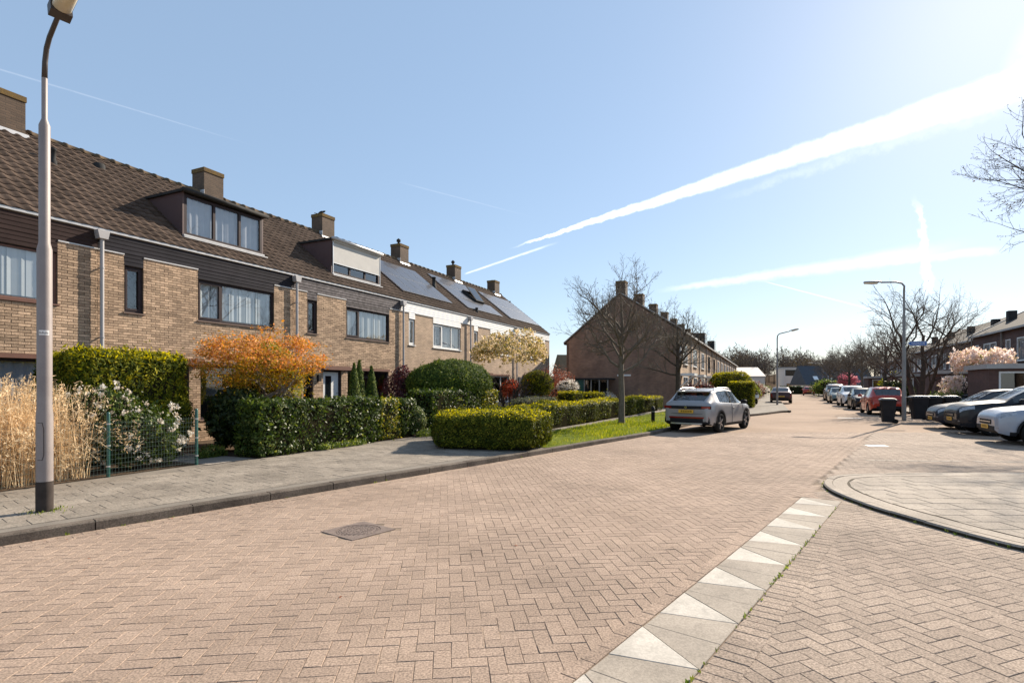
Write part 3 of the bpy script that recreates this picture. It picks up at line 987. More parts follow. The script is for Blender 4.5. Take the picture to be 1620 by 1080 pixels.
def roof_tiles(parent, L, y0, z0, slen, pitch, ncol, rows, singles, skip=(), x_from=-1e9):
    wd = L / ncol
    key = round(wd, 4)
    if key not in tile_cache:
        b = MB().add(TV * [wd * 1.02, 1, 1], TF)
        tile_cache[key] = b.mesh('tile', M['tile'], smooth=True)
    me = tile_cache[key]
    rp = slen / rows
    cp, sp = math.cos(pitch), math.sin(pitch)
    cells = [(i, j) for j in range(rows) for i in range(ncol) if (i + 1) * wd > x_from and not any(a < (i + .5) * wd < b_ and c < (j + .5) * rp < d for (a, b_, c, d) in skip)]
    for n_, (i, j) in enumerate(cells[:singles]):
        q = j * rp
        o = link('tile', me, parent, (i * wd, y0 + q * cp - .01 * sp, z0 + q * sp + .01 * cp))
        o.rotation_euler = (pitch + rng.normal(0, .004), rng.normal(0, .004), 0)
    rest = cells[singles:]
    if rest:
        base = TV * [wd * 1.02, 1, 1]
        rot = base.copy(); rot[:, 1] = base[:, 1] * cp - base[:, 2] * sp; rot[:, 2] = base[:, 1] * sp + base[:, 2] * cp
        n = len(rest)
        ij = arr(rest)
        off = np.c_[ij[:, 0] * wd, y0 + ij[:, 1] * rp * cp - .01 * sp, z0 + ij[:, 1] * rp * sp + .01 * cp]
        V = (rot[None] + off[:, None]).reshape(-1, 3)
        F = (np.arange(n)[:, None, None] * len(base) + arr(TF).astype(int)[None]).reshape(-1, 4)
        o = link('tile_field', mesh_np('tile_field', V, F, M['tile'], True, np.repeat(rng.random(n), len(TF))), parent); o["kind"] = 'stuff'


def window(parent, x0, x1, z0, z1, y, fm, mull=(), fw=.055, glass='glass', blind=None, sill=True, depth=.07, name='window', sash=None):
    """frame with its panes, sill and blind; y is the outer face of the frame, the room lies at +y"""
    b = MB()
    xs = [x0] + list(mull) + [x1]
    b.box(x0, x1, y, y + depth, z0, z0 + fw).box(x0, x1, y, y + depth, z1 - fw, z1)
    b.box(x0, x0 + fw, y, y + depth, z0 + fw, z1 - fw).box(x1 - fw, x1, y, y + depth, z0 + fw, z1 - fw)
    for m_ in mull: b.box(m_ - fw * .5, m_ + fw * .5, y, y + depth, z0 + fw, z1 - fw)
    w = b.build(name, M[fm], parent)
    if sash is not None:                         # one opening light with its own inner frame
        a, c = sash
        s_ = MB(); q = .045
        a += .002; c -= .002
        s_.box(a, c, y - .012, y + .03, z0 + fw, z0 + fw + q).box(a, c, y - .012, y + .03, z1 - fw - q, z1 - fw)
        s_.box(a, a + q, y - .012, y + .03, z0 + fw + q, z1 - fw - q).box(c - q, c, y - .012, y + .03, z0 + fw + q, z1 - fw - q)
        s_.build('sash', M[fm], w)
    for i in range(len(xs) - 1):
        a = xs[i] + (fw if i == 0 else fw * .5); c = xs[i + 1] - (fw if i == len(xs) - 2 else fw * .5)
        MB().add([(a + .001, y + .034, z0 + fw + .001), (c - .001, y + .034, z0 + fw + .001), (c - .001, y + .034, z1 - fw - .001), (a + .001, y + .034, z1 - fw - .001)], [(0, 1, 2, 3)]).build('pane', M[glass], w)
    if sill: MB().prism([(y - .09, z0 - .045), (y - .09, z0 - .015), (y + .05, z0 - .001), (y + .05, z0 - .045)], 'x', x0 - .03, x1 + .03).build('sill', M[sill if isinstance(sill, str) else 'sill'], w)
    if blind == 'vertical':
        bl = MB(); x = x0 + fw; k = 0
        while x < x1 - fw - .08:
            d = .012 * math.sin(k * 1.7) + rng.normal(0, .006)
            bl.add([(x, y + .075 - d, z0 + .09), (x + .088, y + .075 + d, z0 + .09), (x + .088, y + .075 + d, z1 - fw), (x, y + .075 - d, z1 - fw)], [(0, 1, 2, 3)], rng.random())
            x += .082; k += 1
        o = bl.build('vertical_blind', M['blind'], w, attr=True)
    elif blind == 'curtain':
        bl = MB(); n = 40; vs = []
        for k in range(n + 1):
            x = x0 + fw + (x1 - x0 - 2 * fw) * k / n
            d = .03 * math.sin(k * 1.9)
            vs += [(x, y + .11 + d, z0 + .03), (x, y + .11 + d, z1 - fw)]
        bl.add(vs, [(2 * k, 2 * k + 2, 2 * k + 3, 2 * k + 1) for k in range(n)]).build('curtain', M['curtain'], w, smooth=True)
    return w


def wall_panel(parent, L, z1, openings, y0, y1, m, name='wall'):
    """front wall with real openings"""
    xs = sorted({0., L, *[o[0] for o in openings], *[o[1] for o in openings]})
    zs = sorted({-.1, z1, *[o[2] for o in openings], *[o[3] for o in openings]})
    xs = [x for x in xs if 0 <= x <= L]; zs = [z for z in zs if z <= z1]
    b = MB()
    solid = lambda i, k: 0 <= i < len(xs) - 1 and 0 <= k < len(zs) - 1 and not any(o[0] < (xs[i] + xs[i + 1]) / 2 < o[1] and o[2] < (zs[k] + zs[k + 1]) / 2 < o[3] for o in openings)
    for i in range(len(xs) - 1):
        for k in range(len(zs) - 1):
            if not solid(i, k): continue
            a, c, p, q = xs[i], xs[i + 1], zs[k], zs[k + 1]
            b.add([(a, y0, p), (c, y0, p), (c, y0, q), (a, y0, q)], [(0, 1, 2, 3)])
            b.add([(a, y1, p), (c, y1, p), (c, y1, q), (a, y1, q)], [(3, 2, 1, 0)])
            if not solid(i - 1, k): b.add([(a, y0, p), (a, y0, q), (a, y1, q), (a, y1, p)], [(0, 1, 2, 3)])
            if not solid(i + 1, k): b.add([(c, y0, p), (c, y1, p), (c, y1, q), (c, y0, q)], [(0, 1, 2, 3)])
            if not solid(i, k - 1): b.add([(a, y0, p), (a, y1, p), (c, y1, p), (c, y0, p)], [(0, 1, 2, 3)])
            if not solid(i, k + 1): b.add([(a, y0, q), (c, y0, q), (c, y1, q), (a, y1, q)], [(0, 1, 2, 3)])
    return b.build(name, m, parent)


def chimney(parent, x, y, z0, z1, wx=.74, wy=.62, pots=2, cowl=None):
    c = MB().box(x - wx / 2, x + wx / 2, y - wy / 2, y + wy / 2, z0, z1).build('chimney', M['chimney'], parent)
    MB().box(x - wx / 2 - .02, x + wx / 2 + .02, y - wy / 2 - .02, y + wy / 2 + .02, z1 - .13, z1 + .01).build('crown_course', M['lichen'], c)
    fl = MB()
    zf = EAVE + SL * (y - wy / 2) if z0 < 9 else z0
    fl.prism([(y - wy / 2 - .12, zf - .06), (y - wy / 2 - .03, zf + .10), (y - wy / 2 - .012, zf + .10), (y - wy / 2 - .012, zf - .06)], 'x', x - wx / 2 - .06, x + wx / 2 + .06)
    fl.box(x - wx / 2 - .012, x - wx / 2 - .001, y - wy / 2 - .02, y - .02, zf - .02, zf + .30)
    fl.build('flashing', M['zinc'], c)
    for k in range(pots):
        px = x - wx * .2 + k * wx * .4
        MB().lathe([(.085, z1), (.085, z1 + .05), (.065, z1 + .06), (.055, z1 + .06), (.055, z1 + .0)], 10, 'z', (px, y, 0)).build('flue_rim', M['bitumen'], c)
    if cowl:
        MB().lathe([(.06, z1), (.06, z1 + .16), (.11, z1 + .18), (.11, z1 + .28), (.02, z1 + .36)], 12, 'z', (x - .1, y, 0)).build('cowl', M['bitumen'], c)
    return c


def dormer(parent, x0, x1, z0, z1, y0, screen=False):
    yb = (z1 - EAVE) / SL + .05
    d = empty('dormer'); d.parent = parent
    zr = lambda y: EAVE + SL * y + .02
    for (a, c) in ((x0, x0 + .05), (x1 - .05, x1)):
        MB().prism([(y0 + .001, zr(y0) - .15), (yb, zr(yb) - .15), (yb, z1 - .001), (y0 + .001, z1 - .001)], 'x', a, c).build('cheek', M['dormer_side'], d)
    MB().box(x0 - .06, x1 + .06, y0 - .10, yb + .2, z1, z1 + .07).build('flat_roof', M['bitumen'], d)
    MB().tube([(x0 - .08, y0 - .13, z1 + .04), (x1 + .08, y0 - .13, z1 + .04)], .055, 10).build('gutter', M['zinc' if screen else 'bitumen'], d, smooth=True)
    m1, m2 = x0 + (x1 - x0) * .36, x0 + (x1 - x0) * .68
    w = window(d, x0 + .05, x1 - .05, z0 + .06, z1 - .04, y0, 'frame_dark', (m1, m2), .075, 'glass', 'curtain' if not screen else None, False, name='window_frame')
    part('sill', M['zinc'], d, x0, x1, y0 - .07, y0 + .02, z0 + .015, z0 + .055)
    part('lead_apron', M['zinc'], d, x0 - .05, x1 + .05, y0 - .16, y0 - .001, z0 - .05, z0 - .02)
    b = MB().box(x0 + .06, x1 - .06, y0 + .7, y0 + .72, z0, z1)
    b.build('room_back', M['room'], d)
    if screen:
        part('sun_screen', M['screen'], d, x0 + .06, x1 - .03, y0 - .05, y0 - .044, z0 + .45, z1 - .07)
        part('screen_box', M['screen'], d, x0 + .03, x1, y0 - .10, y0 - .003, z1 - .069, z1 - .001)
        part('screen_bar', M['alu'], d, x0 + .06, x1 - .03, y0 - .058, y0 - .036, z0 + .425, z0 + .449)
        for x in (x0 + .03, x1 - .028): part('guide_rail', M['alu'], d, x, x + .028, y0 - .06, y0 - .02, z0 + .06, z1 - .07)
    return d


def solar(parent, x0, x1, y0, y1, nx, ny, skip=()):
    g = []
    q0, q1 = y0 / math.cos(PITCH), y1 / math.cos(PITCH)
    wx, wy = (x1 - x0) / nx, (q1 - q0) / ny
    for i in range(nx):
        for j in range(ny):
            if (i, j) in skip: continue
            o = MB().box(0, wx - .015, 0, wy - .015, -.035, -.002).build('solar_panel', M['alu'], parent)
            q = q0 + j * wy
            cp, sp = math.cos(PITCH), math.sin(PITCH)
            o.location = (x0 + i * wx, q * cp - .12 * sp, EAVE + q * sp + .12 * cp); o.rotation_euler = (PITCH, 0, 0)
            part('cells', M['solar'], o, .014, wx - .029, .014, wy - .029, -.0015, .002)
            g.append(o)
    return g


def on_roof(y, h=0.):
    return (y - h * math.sin(PITCH), EAVE + SL * y + h * math.cos(PITCH))


def row_house(s0, L, clad, label, fm='frame_dark', sillm='sill', detail=True, blind1='vertical', mull=None, dorm=None, pv=None, chim=None, singles=300, vis_from=0., bricks=True, white=False, door='frame_white', gable_end=False, cowl=None, gf='glass_dark', gfb=None):
    h = empty('row_house', sw(s0, 14.), R(65), label, 'house', 'brick row houses of the left terrace')
    wx0, wx1 = 2.45, 4.98
    up = [(.57, 1.02, 3.37, 4.5), (wx0, wx1, 3.37, 4.5)]
    down = [(1.30, 2.20, .0, 2.15), (2.52, 4.92, .66, 2.17), (.40, .85, 1.0, 2.15)]
    full_open = [(a, b_, z0, 5.3) for (a, b_, z0, z1) in up] + down
    body = [(a, b_, z0, z1) for (a, b_, z0, z1) in up] + down
    wl = wall_panel(h, L, 5.18, body, .008, .24, M['mortar'] if bricks else M['brick_mid'])
    if bricks: wall_bricks(wl, L, None, full_open, -.002, vis_from, singles, int(s0 * 10))
    # inner rooms, party walls, back
    MB().box(.05, L - .05, 1.1, 1.14, 0, 5.1).box(.02, L - .02, .25, 7.6, 2.52, 2.62).build('room_partition', M['room'], h)
    b = MB().prism([(.245, -.1), (7.8, -.1), (7.8, EAVE - .02), (RUN, EAVE + RISE - .06), (.245, EAVE + .1)], 'x', 0.001, .11)
    b.build('party_wall', M['brick_mid'], h)
    MB().box(0, L, 7.6, 7.79, -.1, 5.15).build('back_wall', M['brick_mid'], h)
    if gable_end:
        MB().prism([(.002, -.1), (7.8, -.1), (7.8, EAVE - .02), (RUN, EAVE + RISE - .04), (.002, EAVE - .03)], 'x', L - .2, L - .001).build('gable_wall', M['brick_mid'], h)
    # cladding boards: four long boards under the eave, short ones above the windows
    cl = MB().box(.0, L, .03, .05, 4.48, 5.17).build('cladding', M['clad_dark'], h)
    zz = 4.785
    while zz < 5.15:
        t = min(zz + .093, 5.17)
        MB().prism([(-.012, zz), (-.004, t - .006), (.029, t - .006), (.029, zz)], 'x', .004, L - .004).build('board', M[clad], cl)
        zz += .096
    for (a, b_, z0, z1) in up:
        zz = 4.505
        while zz < 4.76:
            MB().prism([(-.008, zz), (.0, zz + .087), (.029, zz + .087), (.029, zz)], 'x', a + .003, b_ - .003).build('board', M[clad], cl)
            zz += .0925
    segs = [(0, .57), (1.02, 2.45), (4.98, L)]
    for (a, c) in segs: part('wall_cap', M['zinc'], wl, a + .002, c - .002, -.022, .028, 4.742, 4.772)
    # windows
    ms = [wx0 + .74] if mull is None else mull
    window(h, .57, 1.02, 3.385, 4.495, .055, fm, (), .05, 'glass', None, sillm, sash=(.62, .97))
    window(h, wx0, wx1, 3.385, 4.495, .055, fm, ms, .055, 'glass', blind1, sillm, sash=(wx0 + .055, ms[0] - .03))
    window(h, 2.52, 4.92, .675, 2.165, .07, 'frame_dark' if not white else 'frame_white', (3.9,), .06, gf, gfb, sillm)
    window(h, .40, .85, 1.015, 2.145, .07, fm, (), .05, 'glass_dark', None, sillm)
    dr = part('door', M[door], h, 1.36, 2.14, .10, .15, .06, 2.09)
    part('glass_panel', M['glass_dark'], dr, 1.5, 1.78, .092, .099, 1.0, 1.95)
    part('handle', M['chrome'], dr, 1.40, 1.44, .04, .099, 1.0, 1.14)
    MB().box(1.302, 1.36, .06, .16, .0, 2.148).box(2.14, 2.198, .06, .16, .0, 2.148).box(1.36, 2.14, .06, .16, 2.09, 2.148).build('door_frame', M['frame_dark'], h)
    part('lintel', M['frame_brown'], h, 1.2, 2.5, -.16, -.01, 2.16, 2.30)
    part('lintel', M['frame_brown'], h, 2.52, 4.95, -.06, -.008, 2.17, 2.26)
    # gutter, downpipe with hopper
    MB().prism([(-.045, 5.245), (-.045, 5.19), (-.035, 5.178), (.03, 5.178), (.03, 5.20), (-.033, 5.20), (-.033, 5.245)], 'x', .002, L - .002).build('gutter', M['zinc'], h)
    if vis_from < 1:
        dp = MB().tube([(.03, -.105, 5.0), (.03, -.105, .1)], .042, 12, False).build('downpipe', M['pipe'], h, smooth=True)
        MB().prism([(-.10, 5.17), (.16, 5.17), (.12, 4.98), (-.06, 4.98)], 'y', -.19, -.02).build('hopper', M['pipe'], dp)
        for z in (4.3, 2.7, 1.2): MB().lathe([(.044, z), (.05, z), (.05, z + .03), (.044, z + .03)], 12, 'z', (.03, -.105, 0)).box(.02, .04, -.07, -.004, z, z + .03).build('bracket', M['pipe'], dp)
    # roof
    rf = MB().prism([(.0, EAVE), (RUN, EAVE + RISE), (7.95, EAVE + RISE - SL * (7.95 - RUN)), (7.95, EAVE + RISE - SL * (7.95 - RUN) - .08), (RUN, EAVE + RISE - .1), (.0, EAVE - .03)], 'x', 0.0015, L - .0015).build('roof', M['tile_far'], h)
    skip = []
    if dorm: skip.append((dorm[0] + .1, dorm[1] - .1, (dorm[4] + .25) / math.cos(PITCH), ((dorm[3] - EAVE) / SL - .15) / math.cos(PITCH)))
    roof_tiles(rf, L, -.03, EAVE - SL * .03 + .01, SLEN + .03, PITCH, 23, 18, singles if detail else 0, skip, vis_from)
    n = 14
    rm = ridge_me(L / n)
    for k in range(n): link('ridge_tile', rm, rf, (k * L / n, RUN, EAVE + RISE + .005))
    if dorm: dormer(h, *dorm)
    if pv: solar(h, *pv)
    if chim is not None: chimney(h, chim - s0, RUN, EAVE + RISE - .75, EAVE + RISE + .82, cowl=cowl)
    return h


_ridge = {}
def ridge_me(w):
    k = round(w, 3)
    if k not in _ridge:
        b = MB(); vs = []
        for x, r in ((0, .125), (w * .86, .118), (w * .86, .14), (w + .01, .142)):
            for i in range(9):
                an = math.pi * i / 8
                vs.append((x, -math.cos(an) * r * 1.1, math.sin(an) * r - .03))
        b.add(vs, [(j * 9 + i, j * 9 + i + 1, j * 9 + 10 + i, j * 9 + 9 + i) for j in range(3) for i in range(8)])
        _ridge[k] = b.mesh('ridge_tile', M['ridge'], smooth=True)
    return _ridge[k]


hA = row_house(1.63, 5.765, 'clad_brown', 'row house at the left picture edge with brown boarding above its window', fm='frame_brown', sillm='frame_brown', vis_from=2.6, chim=7.22, gf='glass', gfb='curtain')
hB = row_house(7.40, 5.765, 'clad_dark', door='frame_dark', label='row house with dark boarding and the dormer of three bare panes', dorm=(2.42, 5.08, 5.72, 6.95, .6), chim=12.97)
hC = row_house(13.17, 5.765, 'clad_grey', 'row house with weathered boarding and grey screen half down on its dormer', dorm=(2.33, 5.08, 5.72, 7.0, .6, True), chim=18.5, singles=300)
hD = row_house(18.94, 5.765, 'clad_white', 'row house with white boarding behind the big clipped yew, solar panels on roof', fm='frame_white', sillm='frame_white', white=True, bricks=False, detail=False, pv=(.9, 5.1, .62, 2.95, 5, 2), chim=24.1, mull=[3.28, 4.14], blind1='curtain', cowl=True)
hE = row_house(24.71, 5.765, 'clad_white', 'row house with white boarding, solar panels around an open skylight', fm='frame_white', sillm='frame_white', white=True, bricks=False, detail=False, pv=(.95, 5.2, .62, 3.25, 4, 3, ((2, 1), (3, 1))), chim=29.7, mull=[3.28, 4.14], blind1='curtain', cowl=True)
hF = row_house(30.48, 5.82, 'clad_white', 'end row house of the left terrace behind the flowering magnolia', fm='frame_white', sillm='frame_white', white=True, bricks=False, detail=False, pv=(.7, 5.4, .68, 3.05, 5, 2), chim=35.2, gable_end=True, mull=[3.28, 4.14])
# skylight of the fifth house, its vents, and the vents of the nearer roofs
sk = MB(); q0 = 1.42
for (a, b_, c, d) in ((0, .06, 0, 1.15), (.96, 1.02, 0, 1.15), (.06, .96, 0, .06), (.06, .96, 1.09, 1.15)): sk.box(a, b_, c, d, 0, .16)
sko = sk.build('skylight', M['bitumen'], hE); yy, zz = on_roof(1.42, .08); sko.location = (3.15, yy, zz); sko.rotation_euler = (PITCH, 0, 0)
so = MB().box(.0, 1.02, .0, 1.15, -.03, .0).box(.08, .94, .08, 1.07, .001, .004).build('sash', M['bitumen'], sko); so.location = (0, 0, .17); so.rotation_euler = (R(14), 0, 0)
go = MB().box(.08, .94, .08, 1.07, .001, .006).build('pane', M['car_glass'], sko); go.location = (0, 0, .171); go.rotation_euler = (R(14), 0, 0)


def vent(house, x, y, h=.42, r=.06, lean=0.):
    yy, zz = on_roof(y)
    v = MB().lathe([(r * 1.5, -.05), (r * 1.4, .10), (r, .13), (r, h), (r * 1.25, h + .01), (r * 1.25, h + .06), (.01, h + .08)], 12).build('vent_pipe', M['bitumen'], house, smooth=True)
    v.location = (x, yy, zz); return v


vent(hB, .32, 2.55, .36, .055)
vent(hB, 1.75, 3.25, .06, .10)
vent(hC, .55, 2.9, .06, .10)
vent(hD, 5.5, 1.95, .50, .09)
vent(hE, 1.75, .48, .22, .07)
vent(hF, 5.4, 2.9, .15, .05)
# bracket alarm box and lamp by the doors
for h_, x in ((hC, 1.0), (hB, 1.0)):
    part('door_lamp', M['black'], h_, x, x + .12, -.10, -.004, 1.75, 1.98)
# crow on the chimney of the third house
cr = empty('bird', sw(18.38, 14 + RUN, EAVE + RISE + .825), R(40), 'black bird perched on the chimney of the house with the sun screen', 'bird')
b = MB()
b.lathe([(.002, -.17), (.035, -.12), (.062, -.04), (.066, .03), (.048, .09), (.036, .12), (.046, .155), (.036, .185), (.012, .20), (.008, .235), (.001, .245)], 10, 'x')
o = b.build('body', M['ink'], cr, smooth=True); o.location = (0, 0, .13); o.rotation_euler = (0, R(-28), 0)
MB().box(-.30, -.12, -.028, .028, -.006, .006).build('tail', M['ink'], cr).location = (-.0, 0, .05)
for y in (-.02, .02): MB().tube([(0, y, .10), (.01, y, 0)], .007, 5).build('leg', M['ink'], cr)


# ------------------------------------------------------------------ second terrace behind the lawn
W2, D2, E2, P2 = 5.6, 8.2, 5.5, 8.32
RUN2 = 4.2


def far_house(s0, w0, L, label, group, brick, roofm, flip=False, gable=False, D=8.2, E_=5.5, P_=8.3, EB=4.87, porch=True, chim=True, whitefr=True, gable_far=False, seed=0, dorm=False):
    """plainer house of a far terrace: front at local y = 0"""
    r = np.random.default_rng(seed)
    h = empty('row_house', sw(s0, w0), R(65) + (math.pi if flip else 0), label, 'house', group)
    run = D / 2
    ups = [(.55, 1.35, 3.2, 4.7), (2.4, 4.9, 3.2, 4.7)]
    downs = [(2.6, 5.0, .75, 2.3), (.6, 1.5, .0, 2.15)]
    wall_panel(h, L, E_, ups + downs, .0, .2, M[brick])
    MB().prism([(.001, -.1), (D, -.1), (D, EB), (run, P_ - .05), (.001, E_ - .02)], 'x', -.0, .18).build('gable_wall' if gable else 'party_wall', M[brick], h)
    if gable_far: MB().prism([(.001, -.1), (D, -.1), (D, EB), (run, P_ - .05), (.001, E_ - .02)], 'x', L - .18, L).build('gable_wall', M[brick], h)
    MB().box(.19, L - .19, 1.2, 1.23, 0, E_ - .1).build('room_partition', M['room'], h)
    MB().box(.0, L, D - .2, D - .002, -.1, EB - .05).build('back_wall', M[brick], h)
    fm = 'frame_white' if whitefr else 'frame_dark'
    for (a, c, z0, z1) in ups: window(h, a, c, z0, z1, -.02, fm, ((a + c) / 2,) if c - a > 1 else (), .07, 'glass', 'curtain', fm, depth=.09)
    a, c, z0, z1 = downs[0]
    window(h, a, c, z0, z1, -.02, fm, ((a + c) / 2,), .07, 'glass_dark', None, fm, depth=.09)
    part('door', M['frame_white' if r.random() < .5 else 'frame_dark'], h, .62, 1.48, .04, .09, .0, 2.13)
    rf = MB().prism([(-.25, E_ - .05), (-.25, E_ + .03), (run, P_ + .04), (D + .2, EB - .06), (D + .2, EB - .16), (run, P_ - .08)], 'x', -.06 if gable else 0.002, L - .002).build('roof', M[roofm], h)
    MB().prism([(-.32, E_ + .04), (-.32, E_ - .09), (-.2, E_ - .09), (-.2, E_ - .06), (-.28, E_ - .05), (-.28, E_ + .04)], 'x', 0.002, L - .002).build('gutter', M['fascia'], h)
    if gable:
        MB().prism([(-.26, E_ + .035), (run, P_ + .045), (run, P_ + .115), (-.26, E_ + .105)], 'x', -.14, .06).prism([(run, P_ + .045), (D + .2, EB - .055), (D + .2, EB + .015), (run, P_ + .115)], 'x', -.14, .06).build('verge', M['fascia'], h)
    if chim:
        MB().box(.15, .95, run - .35, run + .35, P_ - .6, P_ + .95).build('chimney', M['chimney'], h)
        MB().box(.13, .97, run - .37, run + .37, P_ + .82, P_ + .96).build('chimney_crown', M['lichen'], h)
    MB().tube([(.08, -.09, E_ - .05), (.08, -.09, .1)], .05, 6).build('downpipe', M['lamp_grey'], h)
    if porch:
        p = part('porch_roof', M['frame_white'], h, .25, 2.1, -1.05, -.001, 2.3, 2.48)
        for x in (.35, 1.95): MB().tube([(x, -.95, 2.3), (x, -.03, 1.5)], .04, 5).build('brace', M['frame_white'], p)
    if dorm:
        d = MB().box(2.2, 4.9, .9, 3.2, E_ + .7, E_ + 2.2).build('dormer', M['bitumen'], h)
        part('window', M['frame_white'], d, 2.3, 4.8, .85, .899, E_ + .9, E_ + 2.05)
        part('pane', M['car_glass'], d, 2.4, 4.7, .835, .849, E_ + 1.0, E_ + 1.95)
    return h


words = ['first', 'second', 'third', 'fourth', 'fifth', 'sixth', 'seventh', 'eighth', 'ninth', 'tenth', 'eleventh', 'twelfth', 'thirteenth']
for k in range(13):
    far_house(39.4 + 6.2 * k, W2, 6.2, ('corner house with the big brown brick gable behind the bare tree' if k == 0 else words[k] + ' house from the big gable in the terrace beyond the lawn'), 'houses of the terrace beyond the lawn', 'brick_gable' if k == 0 else 'brick_row', 'tile_far', gable=k == 0, chim=k < 9, porch=k < 6, seed=k, dorm=k in (4, 6), whitefr=k not in (3, 4))
h0 = bpy.data.objects['row_house.006']
# the corner house keeps a tan front like its neighbours; its gable carries a lean-to of glass and dark boards
for ch in list(h0.children):
    if ch.name.startswith('wall'): ch.data.materials[0] = M['brick_row']
g = empty('lean_to', sw(39.35, 10.6), R(65), 'low dark glazed lean-to against the brown brick gable', 'shed')
part('roof', M['bitumen'], g, -1.8, -.02, -.6, 3.0, 2.05, 2.15)
part('back_panel', M['green_post'], g, -1.7, -.05, 1.2, 2.9, 0, 2.049)
for y in (-.5, .1, .7, 1.2): part('post', M['lamp_grey'], g, -1.72, -1.64, y, y + .08, 0, 2.049)
for y in (-.42, .18, .78): part('pane', M['glass_dark'], g, -1.69, -1.67, y + .002, y + .518, .3, 2.0)
part('base_wall', M['brick_gable'], g, -1.72, -1.6, -.41, 1.19, 0, .295)
wg = window(h0, 0, 0.001, 0, 0.001, 50, 'frame_white', (), .0001) if False else None
o = MB().box(-.03, -.005, 3.3, 4.3, 2.3, 2.42).build('gable_lamp', M['frame_white'], h0)

# ------------------------------------------------------------------ terrace and sheds on the right
for k in range(6):
    st = 42.2 + 6.0 * k
    wv = -14.65 if k < 2 else -15.5
    far_house(st + 6.0, wv, 6.0, words[k] + ' dark brick house from the right picture edge', 'dark houses of the right terrace', 'brick_dark', 'tile_grey', flip=True, D=8.4, E_=5.35, P_=7.8, EB=5.3, porch=False, chim=False, seed=30 + k, gable=(k in (1, 5)), gable_far=True)
    hh_ = [o for o in COL.objects if o.name.startswith('row_house') and o.parent is None][-1]
    b = MB().box(2.0, 2.5, 1.4, 1.9, 5.9, 7.1).build('vent_stack', M['bitumen'], hh_)


def shed(s0, w0, L, D, label, lid=2.42):
    h = empty('shed', sw(s0, w0), R(65), label, 'shed', 'brick sheds with flat roofs along the right pavement')
    # local x along the street (far), local y towards +w (the street): body from y=-D to 0
    b = MB().box(0, L, -.2, 0, 0, lid).box(0, L, -D, -D + .2, 0, lid).box(L - .2, L, -D + .2, -.2, 0, lid)
    # wall facing the camera with a window opening
    b.box(0, .2, -.35, -.2, 0, lid).box(0, .2, -D + .2, -1.5, 0, lid).box(0, .2, -1.5, -.35, 0, .9).box(0, .2, -1.5, -.35, 2.25, lid)
    b.build('wall', M['brick_dark'], h)
    wf = MB().box(.03, .12, -1.5, -1.42, .9, 2.25).box(.03, .12, -.43, -.35, .9, 2.25).box(.03, .12, -1.42, -.43, .9, .98).box(.03, .12, -1.42, -.43, 2.17, 2.25).build('window', M['frame_white'], h)
    part('pane', M['glass_dark'], wf, 0.07, .08, -1.419, -.431, .981, 2.169)
    part('flat_roof', M['bitumen'], h, -.1, L + .1, -D - .1, .1, lid + .001, lid + .05)
    MB().box(-.16, L + .16, .10, .13, lid - .05, lid + .17).box(-.16, -.13, -D - .1, .0999, lid - .05, lid + .17).box(-.13, L + .13, -D - .16, -D - .101, lid - .05, lid + .17).build('fascia', M['fascia'], h)
    return h


shed(31.7, -9.15, 2.9, 4.6, 'nearest dark brick shed at right with white framed window and flat roof')
shed(43.6, -9.9, 3.0, 4.4, 'second dark brick shed behind the tree at the sign post')
shed(55.5, -9.6, 3.0, 4.4, 'third brick shed further down behind the red car')
shed(67.5, -9.6, 3.0, 4.4, 'farthest brick shed of the right row')


# ------------------------------------------------------------------ far buildings closing the street
def block(name, loc, rz, wx, wy, z1, wallm, label, roof=None, roofm='slate', wins=(), cat='house'):
    h = empty(name, loc, rz, label, cat, 'buildings at the far end of the street')
    MB().box(0, wx, 0, wy, -.1, z1).build('wall', M[wallm], h)
    if roof is not None:
        MB().prism([(-.4, z1 + .001), (wy / 2, z1 + roof), (wy + .4, z1 + .001)], 'x', -.3, wx + .3).build('roof', M[roofm], h)
    else:
        MB().box(-.2, wx + .2, -.2, wy + .2, z1 + .001, z1 + .35).build('roof_edge', M['fascia'], h)
    for (a, c, p, q) in wins:
        f = part('window', M['frame_white'], h, a, c, -.05, -.001, p, q)
        part('pane', M['car_glass'], f, a + .1, c - .1, -.06, -.051, p + .1, q - .1)
    return h


ab = block('apartment_block', (64.5, 158, 0), R(-12), 8.0, 10, 4.0, 'render_white', 'low building with broad pale sloping roof at the street end', cat='building')
MB().prism([(-.3, 4.36), (9.8, 7.2), (9.8, 7.0), (-.3, 4.2)], 'x', -.2, 8.2).build('roof', M['render_white'], ab)
block('villa', (74.5, 150, 0), R(-12), 7, 8, 6.3, 'render_white', 'flat roofed modern house with dark glazed upper storey at the street end', wins=((.3, 6.6, 4.2, 6.1), (.6, 3, .6, 2.4), (3.6, 6.2, .6, 2.4)))
vb = block('farmhouse', (72, 135, 0), R(-14), 15, 8, 2.6, 'brick_mid', 'house with broad brown roof beyond the end of the street', 3.6, 'tile_grey', wins=((2, 4, .8, 2.0), (9, 11, .8, 2.0)))
vb = block('bungalow', (69, 128, 0), R(-6), 14, 9, 1.8, 'render_white', 'house with steep dark roof and three skylights at the street end', 4.6, 'slate', wins=((1, 2.5, .5, 1.6), (4, 5.5, .5, 1.6)))
zr = 1.8; run = 4.9
for x in (2.0, 5.2, 8.4):
    s_ = MB().box(x, x + 1.0, 0, 1.2, 0, .08).build('skylight', M['frame_white'], vb)
    s_.location = (0, .8, 1.8 + 4.6 * 1.2 / 4.9 + .06); s_.rotation_euler = (math.atan(4.6 / 4.9), 0, 0)
    s2 = MB().box(x + .15, x + .85, .15, 1.05, .081, .09).build('skylight_pane', M['sign_white'], vb)
    s2.location = s_.location; s2.rotation_euler = s_.rotation_euler
